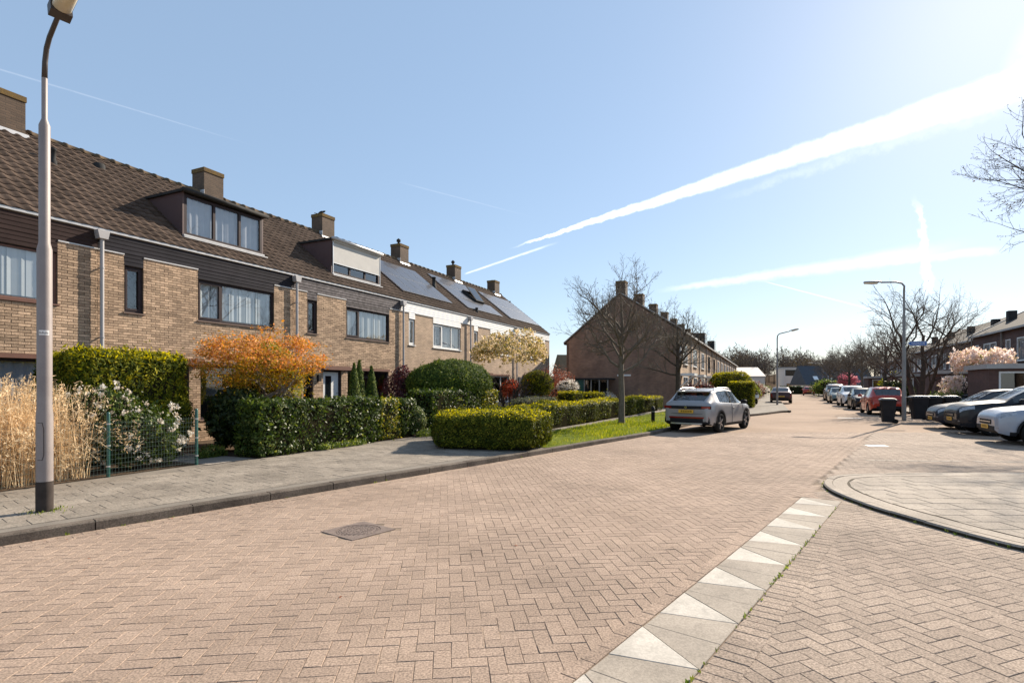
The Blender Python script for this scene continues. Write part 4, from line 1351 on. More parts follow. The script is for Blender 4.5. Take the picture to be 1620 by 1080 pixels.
block('house', (12, 128, 0), R(12), 10, 8, 4.6, 'brick_gable', 'red roofed house seen small through the gap beside the magnolia', 4.5, 'lens_red' if False else 'ridge', wins=((2, 4, 2.6, 4),))
for k in range(5):
    far_house(86 + 6.2 * k, -17.5, 6.2, words[k] + ' house of the distant right terrace behind the street trees', 'distant right terrace', 'brick_dark', 'tile_grey', flip=True, D=8.4, E_=5.35, P_=7.8, EB=5.3, porch=False, chim=False, seed=60 + k, gable_far=True)

# ================================================================== STREET FURNITURE
def street_lamp(loc, heading, label, segs, arm, head_len=.62, near=False, mat_='lamp_grey'):
    """segs: (z, radius) of the stepped pole; arm: (q, z) points along heading"""
    l = empty('street_lamp', loc, 0, label, 'street lamp', 'street lamps')
    ca, sa = math.cos(heading), math.sin(heading)
    n = 20 if near else 10
    prof = []
    for i, (z, r) in enumerate(segs):
        if i: prof += [(segs[i - 1][1], z - .05), (r, z + .03)]
        else: prof.append((r, z))
    top_r = segs[-1][1]
    pts = [(q * ca, q * sa, z) for q, z in arm]
    prof.append((top_r, arm[0][1]))
    MB().lathe([(r, z) for r, z in prof], n).build('pole', M['post_steel' if near else mat_], l, smooth=True)
    if near:
        MB().lathe([(segs[0][1] + .0015, -.02), (segs[0][1] + .002, .30), (segs[0][1] + .001, .36)], n).build('painted_foot', M['post_dark'], l, smooth=True)
        # inspection door outline and a paper sticker
        b = MB(); rr = segs[0][1] + .001
        def on(an, z): return (rr * math.cos(an), rr * math.sin(an), z)
        c0 = math.atan2(-loc[1], -loc[0])
        ring = [(c0 - .85, .62), (c0 - .25, .62), (c0 - .08, .68), (c0 - .08, .98), (c0 - .25, 1.06), (c0 - .85, 1.06)]
        MB().tube([on(a, z) for a, z in ring], .004, 5).build('door_seam', M['post_dark'], l)
        b = MB(); vs = []
        r2 = segs[1][1] + .0015
        for k in range(9):
            an = c0 - .75 + 1.35 * k / 8
            for z in (2.10, 2.16): vs.append((r2 * math.cos(an), r2 * math.sin(an), z))
        b.add(vs, [(2 * k, 2 * k + 2, 2 * k + 3, 2 * k + 1) for k in range(8)])
        st = b.build('sticker', M['sticker'], l)
        b = MB(); r3 = r2 + .0012
        for k in range(9):
            an = c0 - .66 + 1.2 * k / 9
            vs = [(r3 * math.cos(an + d), r3 * math.sin(an + d), z) for d in (0, .055) for z in (2.117, 2.143 - .006 * (k % 3))]
            b.add(vs, [(0, 2, 3, 1)])
        b.build('print', M['ink'], st)
    MB().tube(pts, [top_r * (1 - .18 * i / (len(pts) - 1)) for i in range(len(pts))], n).build('arm', M['lamp_dark' if near else mat_], l, smooth=True)
    # lantern: housing shell above, diffuser below
    q0, z0 = arm[-1]; dq, dz = arm[-1][0] - arm[-2][0], arm[-1][1] - arm[-2][1]
    d = math.hypot(dq, dz); dq, dz = dq / d, dz / d
    hd = MB()
    secs = [(-.06, .03, .035, .03), (0., .075, .06, .045), (.12, .095, .075, .03), (head_len * .6, .10, .08, .03), (head_len, .08, .06, .025), (head_len + .04, .04, .03, .02)]
    def sect(t, wd, up, dn, lower):
        out = []
        K = 9
        for k in range(K):
            an = math.pi * k / (K - 1)
            y = wd * math.cos(an); z = (up if not lower else -dn * 1.6) * math.sin(an)
            q = q0 + dq * t - dz * z; zz = z0 + dz * t + dq * z
            out.append((q * ca - y * sa, q * sa + y * ca, zz))
        return out
    for lower, nm, mm in ((False, 'lantern_housing', 'lamp_dark' if near else mat_), (True, 'diffuser', 'lamp_glass')):
        b = MB(); vs = []
        use = secs if not lower else secs[1:]
        if lower: use = [(.10, .080, 0, .02)] + [(.13, .090, 0, .045)] + [(head_len * .6, .095, 0, .05), (head_len, .075, 0, .04), (head_len + .03, .03, 0, .01)]
        for sct in use: vs += sect(*sct, lower)
        m = len(use)
        b.add(vs, [(i * 9 + k, i * 9 + k + 1, (i + 1) * 9 + k + 1, (i + 1) * 9 + k) for i in range(m - 1) for k in range(8)] + [tuple(range(9)), tuple(range((m - 1) * 9, m * 9))])
        b.build(nm, M[mm], l, smooth=True)
    if near:                                      # collar at the lantern's neck
        def ppt(t, y, z):
            q = q0 + dq * t - dz * z; zz = z0 + dz * t + dq * z
            return (q * ca - y * sa, q * sa + y * ca, zz)
        b = MB(); vs = [ppt(t, y, z) for t in (-.01, .115) for (y, z) in ((-.098, -.06), (.098, -.06), (.098, .07), (-.098, .07))]
        b.add(vs, [(0, 1, 2, 3), (7, 6, 5, 4), (0, 4, 5, 1), (1, 5, 6, 2), (2, 6, 7, 3), (3, 7, 4, 0)]).build('collar', M['lamp_dark'], l)
    return l


street_lamp((-5.60, 6.55, BASE), R(-38), 'tall grey street lamp on the left pavement close to the camera', [(-.02, .083), (1.20, .074), (3.18, .056), (4.66, .029)], [(0, 5.18), (.02, 5.36), (.09, 5.50), (.22, 5.58), (.42, 5.635), (.62, 5.685)], .62, True)
street_lamp((17.1, 23.85, .09), R(155), 'dark street lamp with the blue street name sign', [(-.02, .085), (1.3, .075), (3.2, .06), (4.6, .042)], [(0, 5.65), (-.01, 5.85), (.08, 5.98), (.3, 6.05), (.85, 6.08)], .62)
street_lamp((20.98, 43.25, BASE), R(-25), 'slender street lamp in front of the dark car at the left kerb', [(-.02, .08), (1.3, .07), (3.2, .055), (4.5, .045)], [(0, 5.2), (.02, 5.45), (.15, 5.6), (.5, 5.68), (.9, 5.78)], .6)
street_lamp((54.2, 95.3, .09), R(155), 'small distant street lamp behind the parked cars', [(-.02, .09), (1.5, .08), (4.0, .07)], [(0, 5.1), (.1, 5.35), (.5, 5.42), (1.6, 5.5)], .7)

# street name sign: blue board with an arrow end, lettering too far to read
sg = empty('street_sign', (17.13, 23.80, 3.34), R(-6), 'blue arrow shaped street name sign on the right lamp post', 'sign')
MB().prism([(.06, .10), (.18, .0), (.86, .0), (.86, .19), (.18, .19)], 'y', -.02, -.0).build('board', M['sign_white'], sg)
MB().prism([(.09, .10), (.19, .015), (.845, .015), (.845, .175), (.19, .175)], 'y', -.023, -.0201).build('blue_face', M['sign_blue'], sg)
b = MB(); x = .24
for k in range(11):
    wd = (.03, .036, .028, .04)[k % 4]; hg = (.085, .06, .07, .06, .09)[k % 5]
    b.box(x, x + wd * .35, -.0245, -.0231, .06, .06 + hg).box(x + wd * .35, x + wd, -.0245, -.0231, .06 + hg * .4, .06 + hg * .6)
    x += .051
b.build('lettering', M['sign_white'], sg)
MB().lathe([(.064, .05), (.068, .05), (.068, .09), (.064, .09)], 12, 'z', (-.03, .05, 0)).box(.02, .16, -.001, .03, .06, .10).build('clamp', M['lamp_grey'], sg)

# bollard on the lawn
bo = empty('bollard', (5.77, 22.37, BASE), R(10), 'short black bollard with rounded top standing on the lawn', 'bollard')
MB().lathe([(.075, -.02), (.075, .50), (.082, .505), (.082, .56), (.074, .565), (.07, .62), (.045, .655), (.001, .665)], 14).build('post', M['black'], bo, smooth=True)
MB().lathe([(.0765, .43), (.0775, .43), (.0775, .47), (.0765, .47)], 14).build('band', M['lamp_grey'], bo)


def wheelie_bin(loc, rz, label, s=1.):
    w = empty('wheelie_bin', loc, rz, label, 'bin', 'dark wheelie bins')
    b = MB()
    def ring(hx, hy, z, cx=0., c=.05):
        return [(cx - hx + c, -hy, z), (cx + hx - c, -hy, z), (cx + hx, -hy + c, z), (cx + hx, hy - c, z), (cx + hx - c, hy, z), (cx - hx + c, hy, z), (cx - hx, hy - c, z), (cx - hx, -hy + c, z)]
    rs = [ring(.20 * s, .20, .05), ring(.275 * s, .265, .93), ring(.295 * s, .285, .94), ring(.295 * s, .285, .985)]
    vs = sum(rs, [])
    fs = [tuple(range(7, -1, -1))] + [(k * 8 + i, k * 8 + (i + 1) % 8, k * 8 + 8 + (i + 1) % 8, k * 8 + 8 + i) for k in range(3) for i in range(8)]
    b.add(vs, fs).build('tub', M['bin'], w)
    rs = [ring(.31 * s, .30, .986, -.01), ring(.31 * s, .30, 1.01, -.01), ring(.24 * s, .25, 1.065, -.01), ring(.18 * s, .2, 1.075, -.01)]
    MB().add(sum(rs, []), [tuple(range(7, -1, -1))] + [(k * 8 + i, k * 8 + (i + 1) % 8, k * 8 + 8 + (i + 1) % 8, k * 8 + 8 + i) for k in range(3) for i in range(8)] + [tuple(range(24, 32))]).build('lid', M['bin_lid'], w)
    MB().tube([(.33 * s, -.22, 1.0), (.38 * s, -.22, .97), (.38 * s, .22, .97), (.33 * s, .22, 1.0)], .016, 6).build('handle', M['bin'], w)
    for y in (-.25, .21):
        wh = MB().lathe([(.02, y), (.10, y), (.10, y + .045), (.02, y + .045)], 14, 'y', (.24 * s, 0, .10)).build('wheel', M['rubber'], w)
    for y in (-.1, .1): MB().box(-.281 * s, -.262 * s, y - .012, y + .012, .25, .90).build('rib', M['bin'], w)
    return w


wheelie_bin((16.05, 23.35, .0), R(-25), 'dark wheelie bin standing alone beside the lamp post near the red car')
wheelie_bin((17.85, 24.0, .09), R(-20), 'leftmost of the dark wheelie bins behind the parked black hatchback', 1.15)
wheelie_bin((18.55, 24.1, .09), R(-27), 'second dark wheelie bin behind the parked black hatchback', 1.1)
wheelie_bin((19.25, 24.0, .09), R(-22), 'third dark wheelie bin behind the parked black hatchback')
wheelie_bin((23.5, 27.9, .09), R(-24), 'bin with glossy lid under the pink flowering bush', 1.3)

# wire mesh fence of the near garden
fn = empty('wire_fence', sw(0, 9.85, BASE), R(65), 'green wire mesh fence with round posts in front of the dry grass', 'fence')
for x in (2.6, 5.36, 6.90):
    p = MB().lathe([(.028, -.05), (.028, 1.04), (.02, 1.065), (.001, 1.07)], 12, 'z', (x, 0, 0)).build('post', M['green_post'], fn, smooth=True)
    for z in (.16, .5, .86): MB().lathe([(.029, z), (.034, z), (.034, z + .025), (.029, z + .025)], 12, 'z', (x, 0, 0)).build('clip', M['alu'], p)
for (a, c) in ((2.6, 5.36), (5.36, 6.90)):
    b = MB(); x = a + .04
    z = .06
    while x < c - .02:
        b.tube([(x, -.035, .03), (x, -.035, .92)], .0013, 3, False); x += .0508
    while z < .95:
        b.tube([(a, -.037, z), (c, -.037, z)], .0015, 3, False); z += .075
    o = b.build('wire_mesh', M['wire'], fn); o["kind"] = 'stuff'

# small gate between the clipped yew and the hedge
gt_ = empty('garden_gate', sw(14.15, 10.2, BASE), R(65 + 70), 'orange brown wooden garden gate half hidden between the hedges', 'gate')
for k in range(5): part('plank', M['orange_wood'], gt_, k * .17, k * .17 + .16, 0, .025, .08, 1.0 + .0 * k)
for z in (.25, .8): part('rail', M['orange_wood'], gt_, 0, .84, .026, .06, z, z + .09)


# ================================================================== CARS
def lerp_tab(tab, x):
    return np.interp(x, [t[0] for t in tab], [t[1] for t in tab])


HATCH = dict(
    top=[(0, .62), (.003, .80), (.012, .95), (.03, 1.02), (.06, 1.10), (.145, 1.36), (.175, 1.43), (.26, 1.475), (.38, 1.50), (.50, 1.485), (.57, 1.44), (.73, 1.05), (.755, 1.00), (.85, .94), (.93, .875), (.975, .80), (.993, .71), (1, .62)],
    belt=[(0, .93), (.15, .98), (.5, .94), (.8, .90), (1, .80)],
    wid=[(0, .80), (.006, .86), (.03, .93), (.10, .975), (.25, 1.0), (.72, 1.0), (.86, .975), (.94, .93), (.985, .86), (1, .79)],
    low=[(0, .40), (.02, .33), (.06, .27), (.15, .22), (.85, .21), (.94, .23), (.985, .27), (1, .34)],
    ws=(.585, .725), rw=(.045, .150), side=(.17, .70), pil=(.44,), axles=(.205, .80))
SUV = dict(HATCH,
    top=[(0, .68), (.003, .90), (.012, 1.05), (.03, 1.12), (.05, 1.18), (.11, 1.48), (.14, 1.56), (.24, 1.62), (.38, 1.64), (.49, 1.62), (.55, 1.57), (.70, 1.18), (.725, 1.12), (.84, 1.06), (.93, 1.0), (.975, .925), (.993, .83), (1, .72)],
    belt=[(0, 1.04), (.15, 1.08), (.5, 1.03), (.8, 1.0), (1, .9)],
    low=[(0, .44), (.02, .37), (.06, .30), (.15, .25), (.85, .24), (.94, .26), (.985, .32), (1, .40)],
    ws=(.565, .70), rw=(.036, .115), side=(.14, .68), pil=(.30, .45))
COUPE = dict(HATCH,
    top=[(0, .62), (.003, .84), (.010, .97), (.022, 1.03), (.035, 1.07), (.15, 1.39), (.18, 1.435), (.27, 1.485), (.40, 1.505), (.50, 1.49), (.57, 1.445), (.72, 1.08), (.745, 1.03), (.85, .97), (.93, .89), (.975, .78), (.995, .66), (1, .56)],
    belt=[(0, .97), (.15, 1.02), (.5, .95), (.8, .91), (1, .80)],
    rw=(.042, .150), side=(.20, .69), pil=(.455,))
SALOON = dict(HATCH,
    top=[(0, .60), (.004, .80), (.015, .93), (.03, 1.0), (.12, 1.06), (.27, 1.36), (.31, 1.41), (.42, 1.445), (.52, 1.44), (.585, 1.40), (.73, 1.02), (.755, .97), (.86, .91), (.94, .82), (.98, .72), (1, .55)],
    rw=(.125, .285), side=(.28, .70), pil=(.49,))
VAN = dict(SUV,
    top=[(0, .70), (.003, 1.0), (.012, 1.25), (.03, 1.6), (.06, 1.75), (.14, 1.81), (.38, 1.83), (.52, 1.81), (.60, 1.74), (.76, 1.22), (.79, 1.15), (.88, 1.06), (.95, .95), (.985, .82), (1, .62)],
    ws=(.62, .75), rw=(.014, .05), side=(.10, .73), pil=(.35, .52))


def make_car(label, loc, heading, L, W, H, paint, prof, group='parked cars', wheel_r=.32, cladding=False, rails=False, rear='wide', spokes=5, lens='lens_clear'):
    c = empty('car', loc, heading, label, 'car', group)
    fx = np.r_[np.linspace(0, 1, 61), .0015, .003, .006, .009, .012, .02, .985, .991, .995, .9985]
    ax_r, ax_f = prof['axles']
    ra = wheel_r + .055
    for a in (ax_r, ax_f):
        th = np.linspace(0, math.pi, 17)
        fx = np.r_[fx, a + ra / L * np.cos(th) * .9995]
    for k in ('ws', 'rw', 'side'): fx = np.r_[fx, prof[k]]
    for p in prof['pil']: fx = np.r_[fx, p - .009, p + .009]
    fx = np.unique(np.round(fx, 5))
    zs = H / max(t[1] for t in prof['top'])
    # smooth the roof line a little
    xs_f = np.linspace(0, 1, 801)
    tp = lerp_tab(prof['top'], xs_f)
    k_ = np.hanning(21); k_ /= k_.sum()
    tps = np.convolve(np.pad(tp, 10, 'edge'), k_, 'valid')
    wgt = np.clip((np.minimum(xs_f, 1 - xs_f) - .02) / .03, 0, 1)
    tp = (tp * (1 - wgt) + tps * wgt) * zs
    top = np.interp(fx, xs_f, tp)
    belt = lerp_tab(prof['belt'], fx) * zs
    wd = lerp_tab(prof['wid'], fx) * W / 2
    low = lerp_tab(prof['low'], fx)
    belt = np.minimum(belt, top - .05)
    n = len(fx)
    X = (fx - .5) * L
    ring = np.zeros((n, 12, 3))
    hcab = np.maximum(top - belt, 0)
    kcab = np.clip((hcab - .08) / .28, 0, 1)
    arch = np.zeros(n)
    for a in (ax_r, ax_f):
        dx = (fx - a) * L
        ins = np.abs(dx) < ra
        arch = np.where(ins, np.maximum(arch, wheel_r + np.sqrt(np.maximum(ra * ra - dx * dx, 0))), arch)
    zl = np.maximum(low, arch)
    mid = np.maximum(lerp_tab([(0, .58), (1, .55)], fx) * zs, zl + .03)
    ring[:, 0] = np.c_[X, np.zeros(n), np.where(arch > 0, zl, low)]
    ring[:, 1] = np.c_[X, wd * .82, zl]
    ring[:, 2] = np.c_[X, wd * .965, zl + .002]
    ring[:, 3] = np.c_[X, wd * .992, np.minimum(zl + .10, np.maximum(mid, zl + .02))]
    m3 = ring[:, 3, 2]
    zb = np.maximum(belt - .11, m3 + .01)
    ring[:, 4] = np.c_[X, wd * 1.0, (m3 + zb) / 2]
    ring[:, 5] = np.c_[X, wd * .985, zb]
    ring[:, 6] = np.c_[X, wd * (.955 - 0 * kcab), np.maximum(belt, zb + .005)]
    z6 = ring[:, 6, 2]
    lp = lambda a, b_: a + (b_ - a) * kcab
    hc = np.maximum(top - z6, .004)
    ring[:, 7] = np.c_[X, wd * lp(.90, .935), z6 + hc * lp(.45, .03)]
    ring[:, 8] = np.c_[X, wd * lp(.80, .755), z6 + hc * lp(.70, .84)]
    ring[:, 9] = np.c_[X, wd * lp(.66, .70), z6 + hc * lp(.86, .945)]
    ring[:, 10] = np.c_[X, wd * lp(.38, .45), z6 + hc * lp(.965, .988)]
    ring[:, 11] = np.c_[X, np.zeros(n), top]
    V = np.concatenate([ring, ring[:, 10:0:-1] * [1, -1, 1]], 1)       # 22 per station
    K = V.shape[1]
    groups = {}
    fm = (fx[:-1] + fx[1:]) / 2
    for i in range(n - 1):
        x = fm[i]
        for j in range(K):
            j2 = (j + 1) % K
            jj = j if j < 11 else 21 - j                     # half-ring index of the strip
            left = j < 11
            g = 'body'
            if jj == 7 and prof['side'][0] < x < prof['side'][1]:
                seg = sum(x > p for p in prof['pil'])
                if any(abs(x - p) < .009 for p in prof['pil']): g = 'pillar'
                else: g = ('side_window', left, seg)
            elif jj in (9, 10) and prof['ws'][0] < x < prof['ws'][1]: g = ('windscreen',)
            elif jj in (9, 10) and prof['rw'][0] < x < prof['rw'][1]: g = ('rear_window',)
            elif jj in (0, 1): g = 'under'
            elif cladding and jj == 2 and .06 < x < .94: g = 'cladding'
            elif jj == 5 and .905 < x < .988: g = ('headlight', left)
            elif rear != 'wide' and jj in (4, 5) and x < .035 and x > .001: g = ('tail_light', left)
            groups.setdefault(g, []).append((i * K + j, (i + 1) * K + j, (i + 1) * K + j2, i * K + j2))
    VV = V.reshape(-1, 3)
    names = {'body': ('body', paint), 'pillar': ('pillar', M['black']), 'under': ('underbody', M['black']), 'cladding': ('sill_cladding', M['black'])}
    mats = {'side_window': M['car_glass'], 'windscreen': M['car_glass'], 'rear_window': M['car_glass'], 'headlight': M[lens], 'tail_light': M['lens_red']}
    body = None
    for g, F in groups.items():
        F = arr(F).astype(int)
        if g == 'body':
            pass
        u, inv = np.unique(F, return_inverse=True)
        nm, mm = names[g] if isinstance(g, str) else (g[0], mats[g[0]])
        me = mesh_np(nm, VV[u], inv.reshape(F.shape), mm, True)
        o = link(nm, me, c)
        if g == 'body': body = o
    # end caps
    for i, nm in ((0, 'rear_panel'), (n - 1, 'front_panel')):
        idx = [i * K + j for j in range(K)]
        if i: idx = idx[::-1]
        MB().add(VV[idx], [tuple(range(K))]).build(nm, paint, c)
    # cabin: dashboard, seats with headrests, rear bench
    cab = lambda f: (f - .5) * L
    bz0 = float(np.interp(.5, fx, belt)); wi = W / 2 * .80
    MB().cbox(cab(.20), cab(.70), -wi, wi, .30, bz0 - .22, .03).build('cabin_floor', M['ink'], c)
    MB().cbox(cab(.655), cab(.735), -wi, wi, bz0 - .30, bz0 - .03, .03).build('dashboard', M['ink'], c)
    for sd_ in (1, -1):
        st_ = MB().cbox(cab(.475), cab(.475) + .13, sd_ * .36 - .24, sd_ * .36 + .24, .5, bz0 + .17, .04).build('seat', M['black'], c)
        MB().cbox(cab(.475) - .01, cab(.475) + .09, sd_ * .36 - .12, sd_ * .36 + .12, bz0 + .20, bz0 + .37, .03).build('headrest', M['black'], st_)
        MB().cbox(cab(.27) - .01, cab(.27) + .09, sd_ * .36 - .12, sd_ * .36 + .12, bz0 + .11, bz0 + .25, .03).build('headrest', M['black'], c)
    MB().cbox(cab(.27), cab(.27) + .14, -wi, wi, .5, bz0 + .10, .04).build('rear_bench', M['black'], c)
    # fog lamps in the front corners
    for sd_ in (1, -1):
        i = int(np.argmin(np.abs(fx - .985)))
        p = ring[i, 4] * [1, sd_, 1]
        MB().lathe([(.001, .03), (.05, .022), (.058, .0), (.075, -.004), (.075, -.03)], 14, 'x', (p[0] + .01, p[1] * .90, .46)).build('fog_lamp', M['lens_clear'], c, smooth=True)
    # wheels
    tyre_p = [(wheel_r - .11, -.09), (wheel_r - .02, -.10), (wheel_r, -.07), (wheel_r, .07), (wheel_r - .02, .10), (wheel_r - .11, .09)]
    if not hasattr(make_car, 'wm'): make_car.wm = {}
    key = (wheel_r, spokes)
    if key not in make_car.wm:
        t = MB().lathe(tyre_p, 24, 'y').mesh('tyre', M['rubber'], True)
        r_ = MB().lathe([(.001, .075), (.045, .08), (.05, .06), (wheel_r - .13, .035), (wheel_r - .105, .085), (wheel_r - .10, -.08)], 24, 'y')
        rm = r_.mesh('rim_dish', M['black'], True)
        sp = MB()
        for k in range(spokes):
            an = 2 * math.pi * k / spokes
            c_, s_ = math.cos(an), math.sin(an)
            ex, ez = c_, s_; px, pz = -s_, c_
            vs = []
            for (r0, hw_) in ((.03, .030), (wheel_r - .105, .022)):
                for y in (.05, .088 if r0 < .1 else .082):
                    vs += [(ex * r0 + px * hw_, y, ez * r0 + pz * hw_), (ex * r0 - px * hw_, y, ez * r0 - pz * hw_)]
            sp.add(vs, [(2, 3, 7, 6), (0, 2, 6, 4), (1, 5, 7, 3), (4, 6, 7, 5)])
        make_car.wm[key] = (t, rm, sp.mesh('spokes', M['rim']))
    t, rm, spm = make_car.wm[key]
    for a in (ax_r, ax_f):
        for sd_ in (1, -1):
            wpos = ((a - .5) * L, sd_ * (W / 2 - .105), wheel_r)
            w = link('wheel', t, c, wpos)
            w.rotation_euler = (0, 0, 0 if sd_ > 0 else math.pi)
            link('rim', rm, w); link('spokes', spm, w)
            if cladding:
                b = MB(); vs = []
                for k in range(17):
                    th = math.pi * k / 16
                    for rr in (ra - .004, ra + .055):
                        zz = wheel_r + rr * math.sin(th)
                        vs.append(((a - .5) * L + rr * math.cos(th), sd_ * (W / 2 * .995 + .006), max(zz, .30)))
                b.add(vs, [(2 * k, 2 * k + 1, 2 * k + 3, 2 * k + 2) for k in range(16)]).build('arch_trim', M['black'], c)
    # mirrors, door seams, handles
    xm = (prof['ws'][1] - .055 - .5) * L
    bz = float(np.interp(prof['ws'][1] - .06, fx, belt))
    hm = W / 2
    for sd_ in (1, -1):
        mmir = MB().cbox(xm - .06, xm + .07, min(sd_ * (hm - .02), sd_ * (hm + .19)), max(sd_ * (hm - .02), sd_ * (hm + .19)), bz + .01, bz + .16, .035).build('mirror', paint if not cladding else M['black'], c)
        seams = [prof['pil'][0]] + ([prof['pil'][1]] if len(prof['pil']) > 1 else []) + [prof['ws'][1] - .01]
        for p in seams:
            i = int(np.argmin(np.abs(fx - p)))
            pts = [ring[i, j] * [1, sd_, 1] + arr([0, sd_ * .0015, 0]) for j in (3, 4, 5, 6)]
            if arch[i] > .01: pts = pts[1:]
            MB().tube(pts, .0065, 4).build('door_seam', M['ink'], c)
        for p in prof['pil'][-1:]:
            i = int(np.argmin(np.abs(fx - p - .03)))
            y = ring[i, 5, 1] + .004
            MB().cbox(X[i] - .10, X[i] + .08, min(sd_ * (y - .01), sd_ * (y + .022)), max(sd_ * (y - .01), sd_ * (y + .022)), ring[i, 5, 2] - .03, ring[i, 5, 2], .006).build('door_handle', paint, c)
    if rails:
        for sd_ in (1, -1):
            ii = [i for i in range(n) if .20 < fx[i] < .56][::3]
            pts = [ring[i, 9] * [1, sd_, 1] + arr([0, 0, .045]) for i in ii]
            pts = [ring[ii[0] - 3, 9] * [1, sd_, 1]] + pts + [ring[ii[-1] + 3, 9] * [1, sd_, 1]]
            MB().tube(pts, .018, 6).build('roof_rail', M['alu'], c, smooth=True)
    xr, xf = -L / 2, L / 2
    zt = float(top[0]); w0 = float(wd[0])
    # front: grille, plate, lower intake
    zf = float(top[-1]); wf = float(wd[-1]) ; lowf = float(low[-1])
    MB().cbox(xf - .02, xf + .014, -wf * .62, wf * .62, zf - .15, zf - .02, .01).build('grille', M['black'], c)
    part('grille_bar', M['chrome'], c, xf + .0141, xf + .02, -wf * .58, wf * .58, zf - .095, zf - .075)
    MB().cbox(xf - .03, xf + .010, -wf * .95, wf * .95, lowf - .02, lowf + .10, .01).build('lower_intake', M['black'], c)
    pf = part('number_plate', M['plate'], c, xf + .0145, xf + .024, -.26, .26, zf - .28, zf - .17)
    bx = MB()
    for k in range(6): bx.box(xf + .0245, xf + .0255, -.20 + k * .068, -.165 + k * .068, zf - .255, zf - .195)
    bx.build('plate_print', M['ink'], pf)
    # rear: light bar, plate, bumper
    if rear == 'wide':
        zr_ = .985 * zs
        def bow(y, k=.10): return xr - .022 + k * (abs(y) / (W / 2)) ** 3
        def strip_(nm, y0, y1, z0, z1, mm, out=0., nn=10):
            vs = []
            for q in range(nn + 1):
                y = y0 + (y1 - y0) * q / nn
                for (dx, z) in ((0, z0), (0, z1), (.05, z1), (.05, z0)): vs.append((bow(y) - out + dx, y, z))
            MB().add(vs, [(4 * q + k, 4 * q + (k + 1) % 4, 4 * q + 4 + (k + 1) % 4, 4 * q + 4 + k) for q in range(nn) for k in range(4)]).build(nm, mm, c)
        strip_('light_bar', -W / 2 * .93, W / 2 * .93, zr_ - .175, zr_ - .075, M['black'])
        for sd_ in (1, -1): strip_('tail_lamp', sd_ * W / 2 * .60, sd_ * W / 2 * .92, zr_ - .16, zr_ - .09, M['lens_red'], .008)
        strip_('tailgate_seam', -W / 2 * .72, W / 2 * .72, .655, .662, M['ink'], .002)
        strip_('reflector_strip', -W / 2 * .88, W / 2 * .88, .50, .555, M['lens_red'], .012)
        strip_('rear_bumper', -W / 2 * .90, W / 2 * .90, .345, .50, M['black'], .008)
        strip_('lower_lip', -W / 2 * .62, W / 2 * .62, .30, .344, M['alu'], .014)
        pr = part('number_plate', M['plate'], c, xr - .034, xr - .022, -.26, .26, zr_ - .315, zr_ - .205)
        bx = MB()
        for k in range(6): bx.box(xr - .0355, xr - .0345, -.20 + k * .068, -.165 + k * .068, zr_ - .29, zr_ - .23)
        bx.build('plate_print', M['ink'], pr)
        MB().lathe([(.001, xr - .05), (.05, xr - .05), (.052, xr - .03)], 14, 'x', (0, 0, zr_ - .125)).build('badge', M['chrome'], c)
        # spoiler over the rear window and its wiper
        i1 = int(np.argmin(np.abs(fx - .155)))
        zsx = float(top[i1])
        MB().prism([(X[i1] - .16, zsx - .035), (X[i1] - .17, zsx + .005), (X[i1] + .14, zsx + .03), (X[i1] + .10, zsx - .02)], 'y', -wd[i1] * .66, wd[i1] * .66).build('spoiler', paint, c)
        i2 = int(np.argmin(np.abs(fx - .06)))
        MB().tube([(X[i2] - .05, 0, top[i2] + .012), (X[i2] + .06, .32, top[i2] + .13)], .009, 5).build('wiper', M['black'], c)
        MB().tube([(X[i1] + .25, 0, zsx + .04), (X[i1] + .14, 0, zsx + .17)], .006, 5).build('antenna', M['black'], c)
    else:
        z_ = .62
        MB().cbox(xr - .012, xr + .03, -w0 * .80, w0 * .80, .36, .50, .01).build('rear_bumper', M['black'], c)
        pr = part('number_plate', M['plate'], c, xr - .022, xr - .0125, -.26, .26, .40 if rear == 'low' else .58, .50 if rear == 'low' else .69)
        bx = MB()
        zz = .42 if rear == 'low' else .60
        for k in range(6): bx.box(xr - .0235, xr - .0225, -.20 + k * .068, -.165 + k * .068, zz, zz + .06)
        bx.build('plate_print', M['ink'], pr)
    return c


CP = dict(
    silver=carpaint('paint_grey_white', (.31, .30, .30)), black=carpaint('paint_black', (.018, .019, .024)),
    navy=carpaint('paint_dark_blue', (.016, .020, .034)), red=carpaint('paint_red', (.42, .035, .015), .15),
    pale=carpaint('paint_pale_blue_grey', (.33, .36, .42)), steel=carpaint('paint_steel', (.30, .31, .32)),
    maroon=carpaint('paint_maroon', (.055, .022, .018)), white=carpaint('paint_white', (.72, .72, .72), 0.), sage=carpaint('paint_sage', (.16, .19, .17)))
H65 = R(65)
make_car('light grey crossover with roof rails parked beside the lawn', (7.32, 20.2, 0), R(49), 4.27, 1.76, 1.52, CP['silver'], COUPE, wheel_r=.335, cladding=True, rails=True, rear='wide')
make_car('dark maroon hatchback parked half on the left pavement behind the slender lamp', sw(56.2, -1.15, .02), H65, 4.2, 1.78, 1.46, CP['maroon'], SALOON, rear='mid')
NOSE = R(155)
make_car('pale silver crossover, nearest of the three nosed towards the street', sw(19.75, -7.72), NOSE, 4.2, 1.8, 1.57, CP['pale'], SUV, wheel_r=.335, cladding=True, rear='mid')
make_car('black crossover with large headlights, middle of the three nosed towards the street', sw(23.0, -7.80), NOSE, 4.4, 1.82, 1.66, CP['black'], SUV, wheel_r=.34, rear='mid')
make_car('small dark hatchback, farthest of the three nosed towards the street', sw(25.6, -7.62), NOSE, 3.95, 1.72, 1.48, CP['navy'], HATCH, rear='mid')
make_car('red hatchback parked tail on at the right kerb behind the wheelie bin', sw(37.3, -5.95), H65, 4.1, 1.76, 1.55, CP['red'], HATCH, rear='mid')
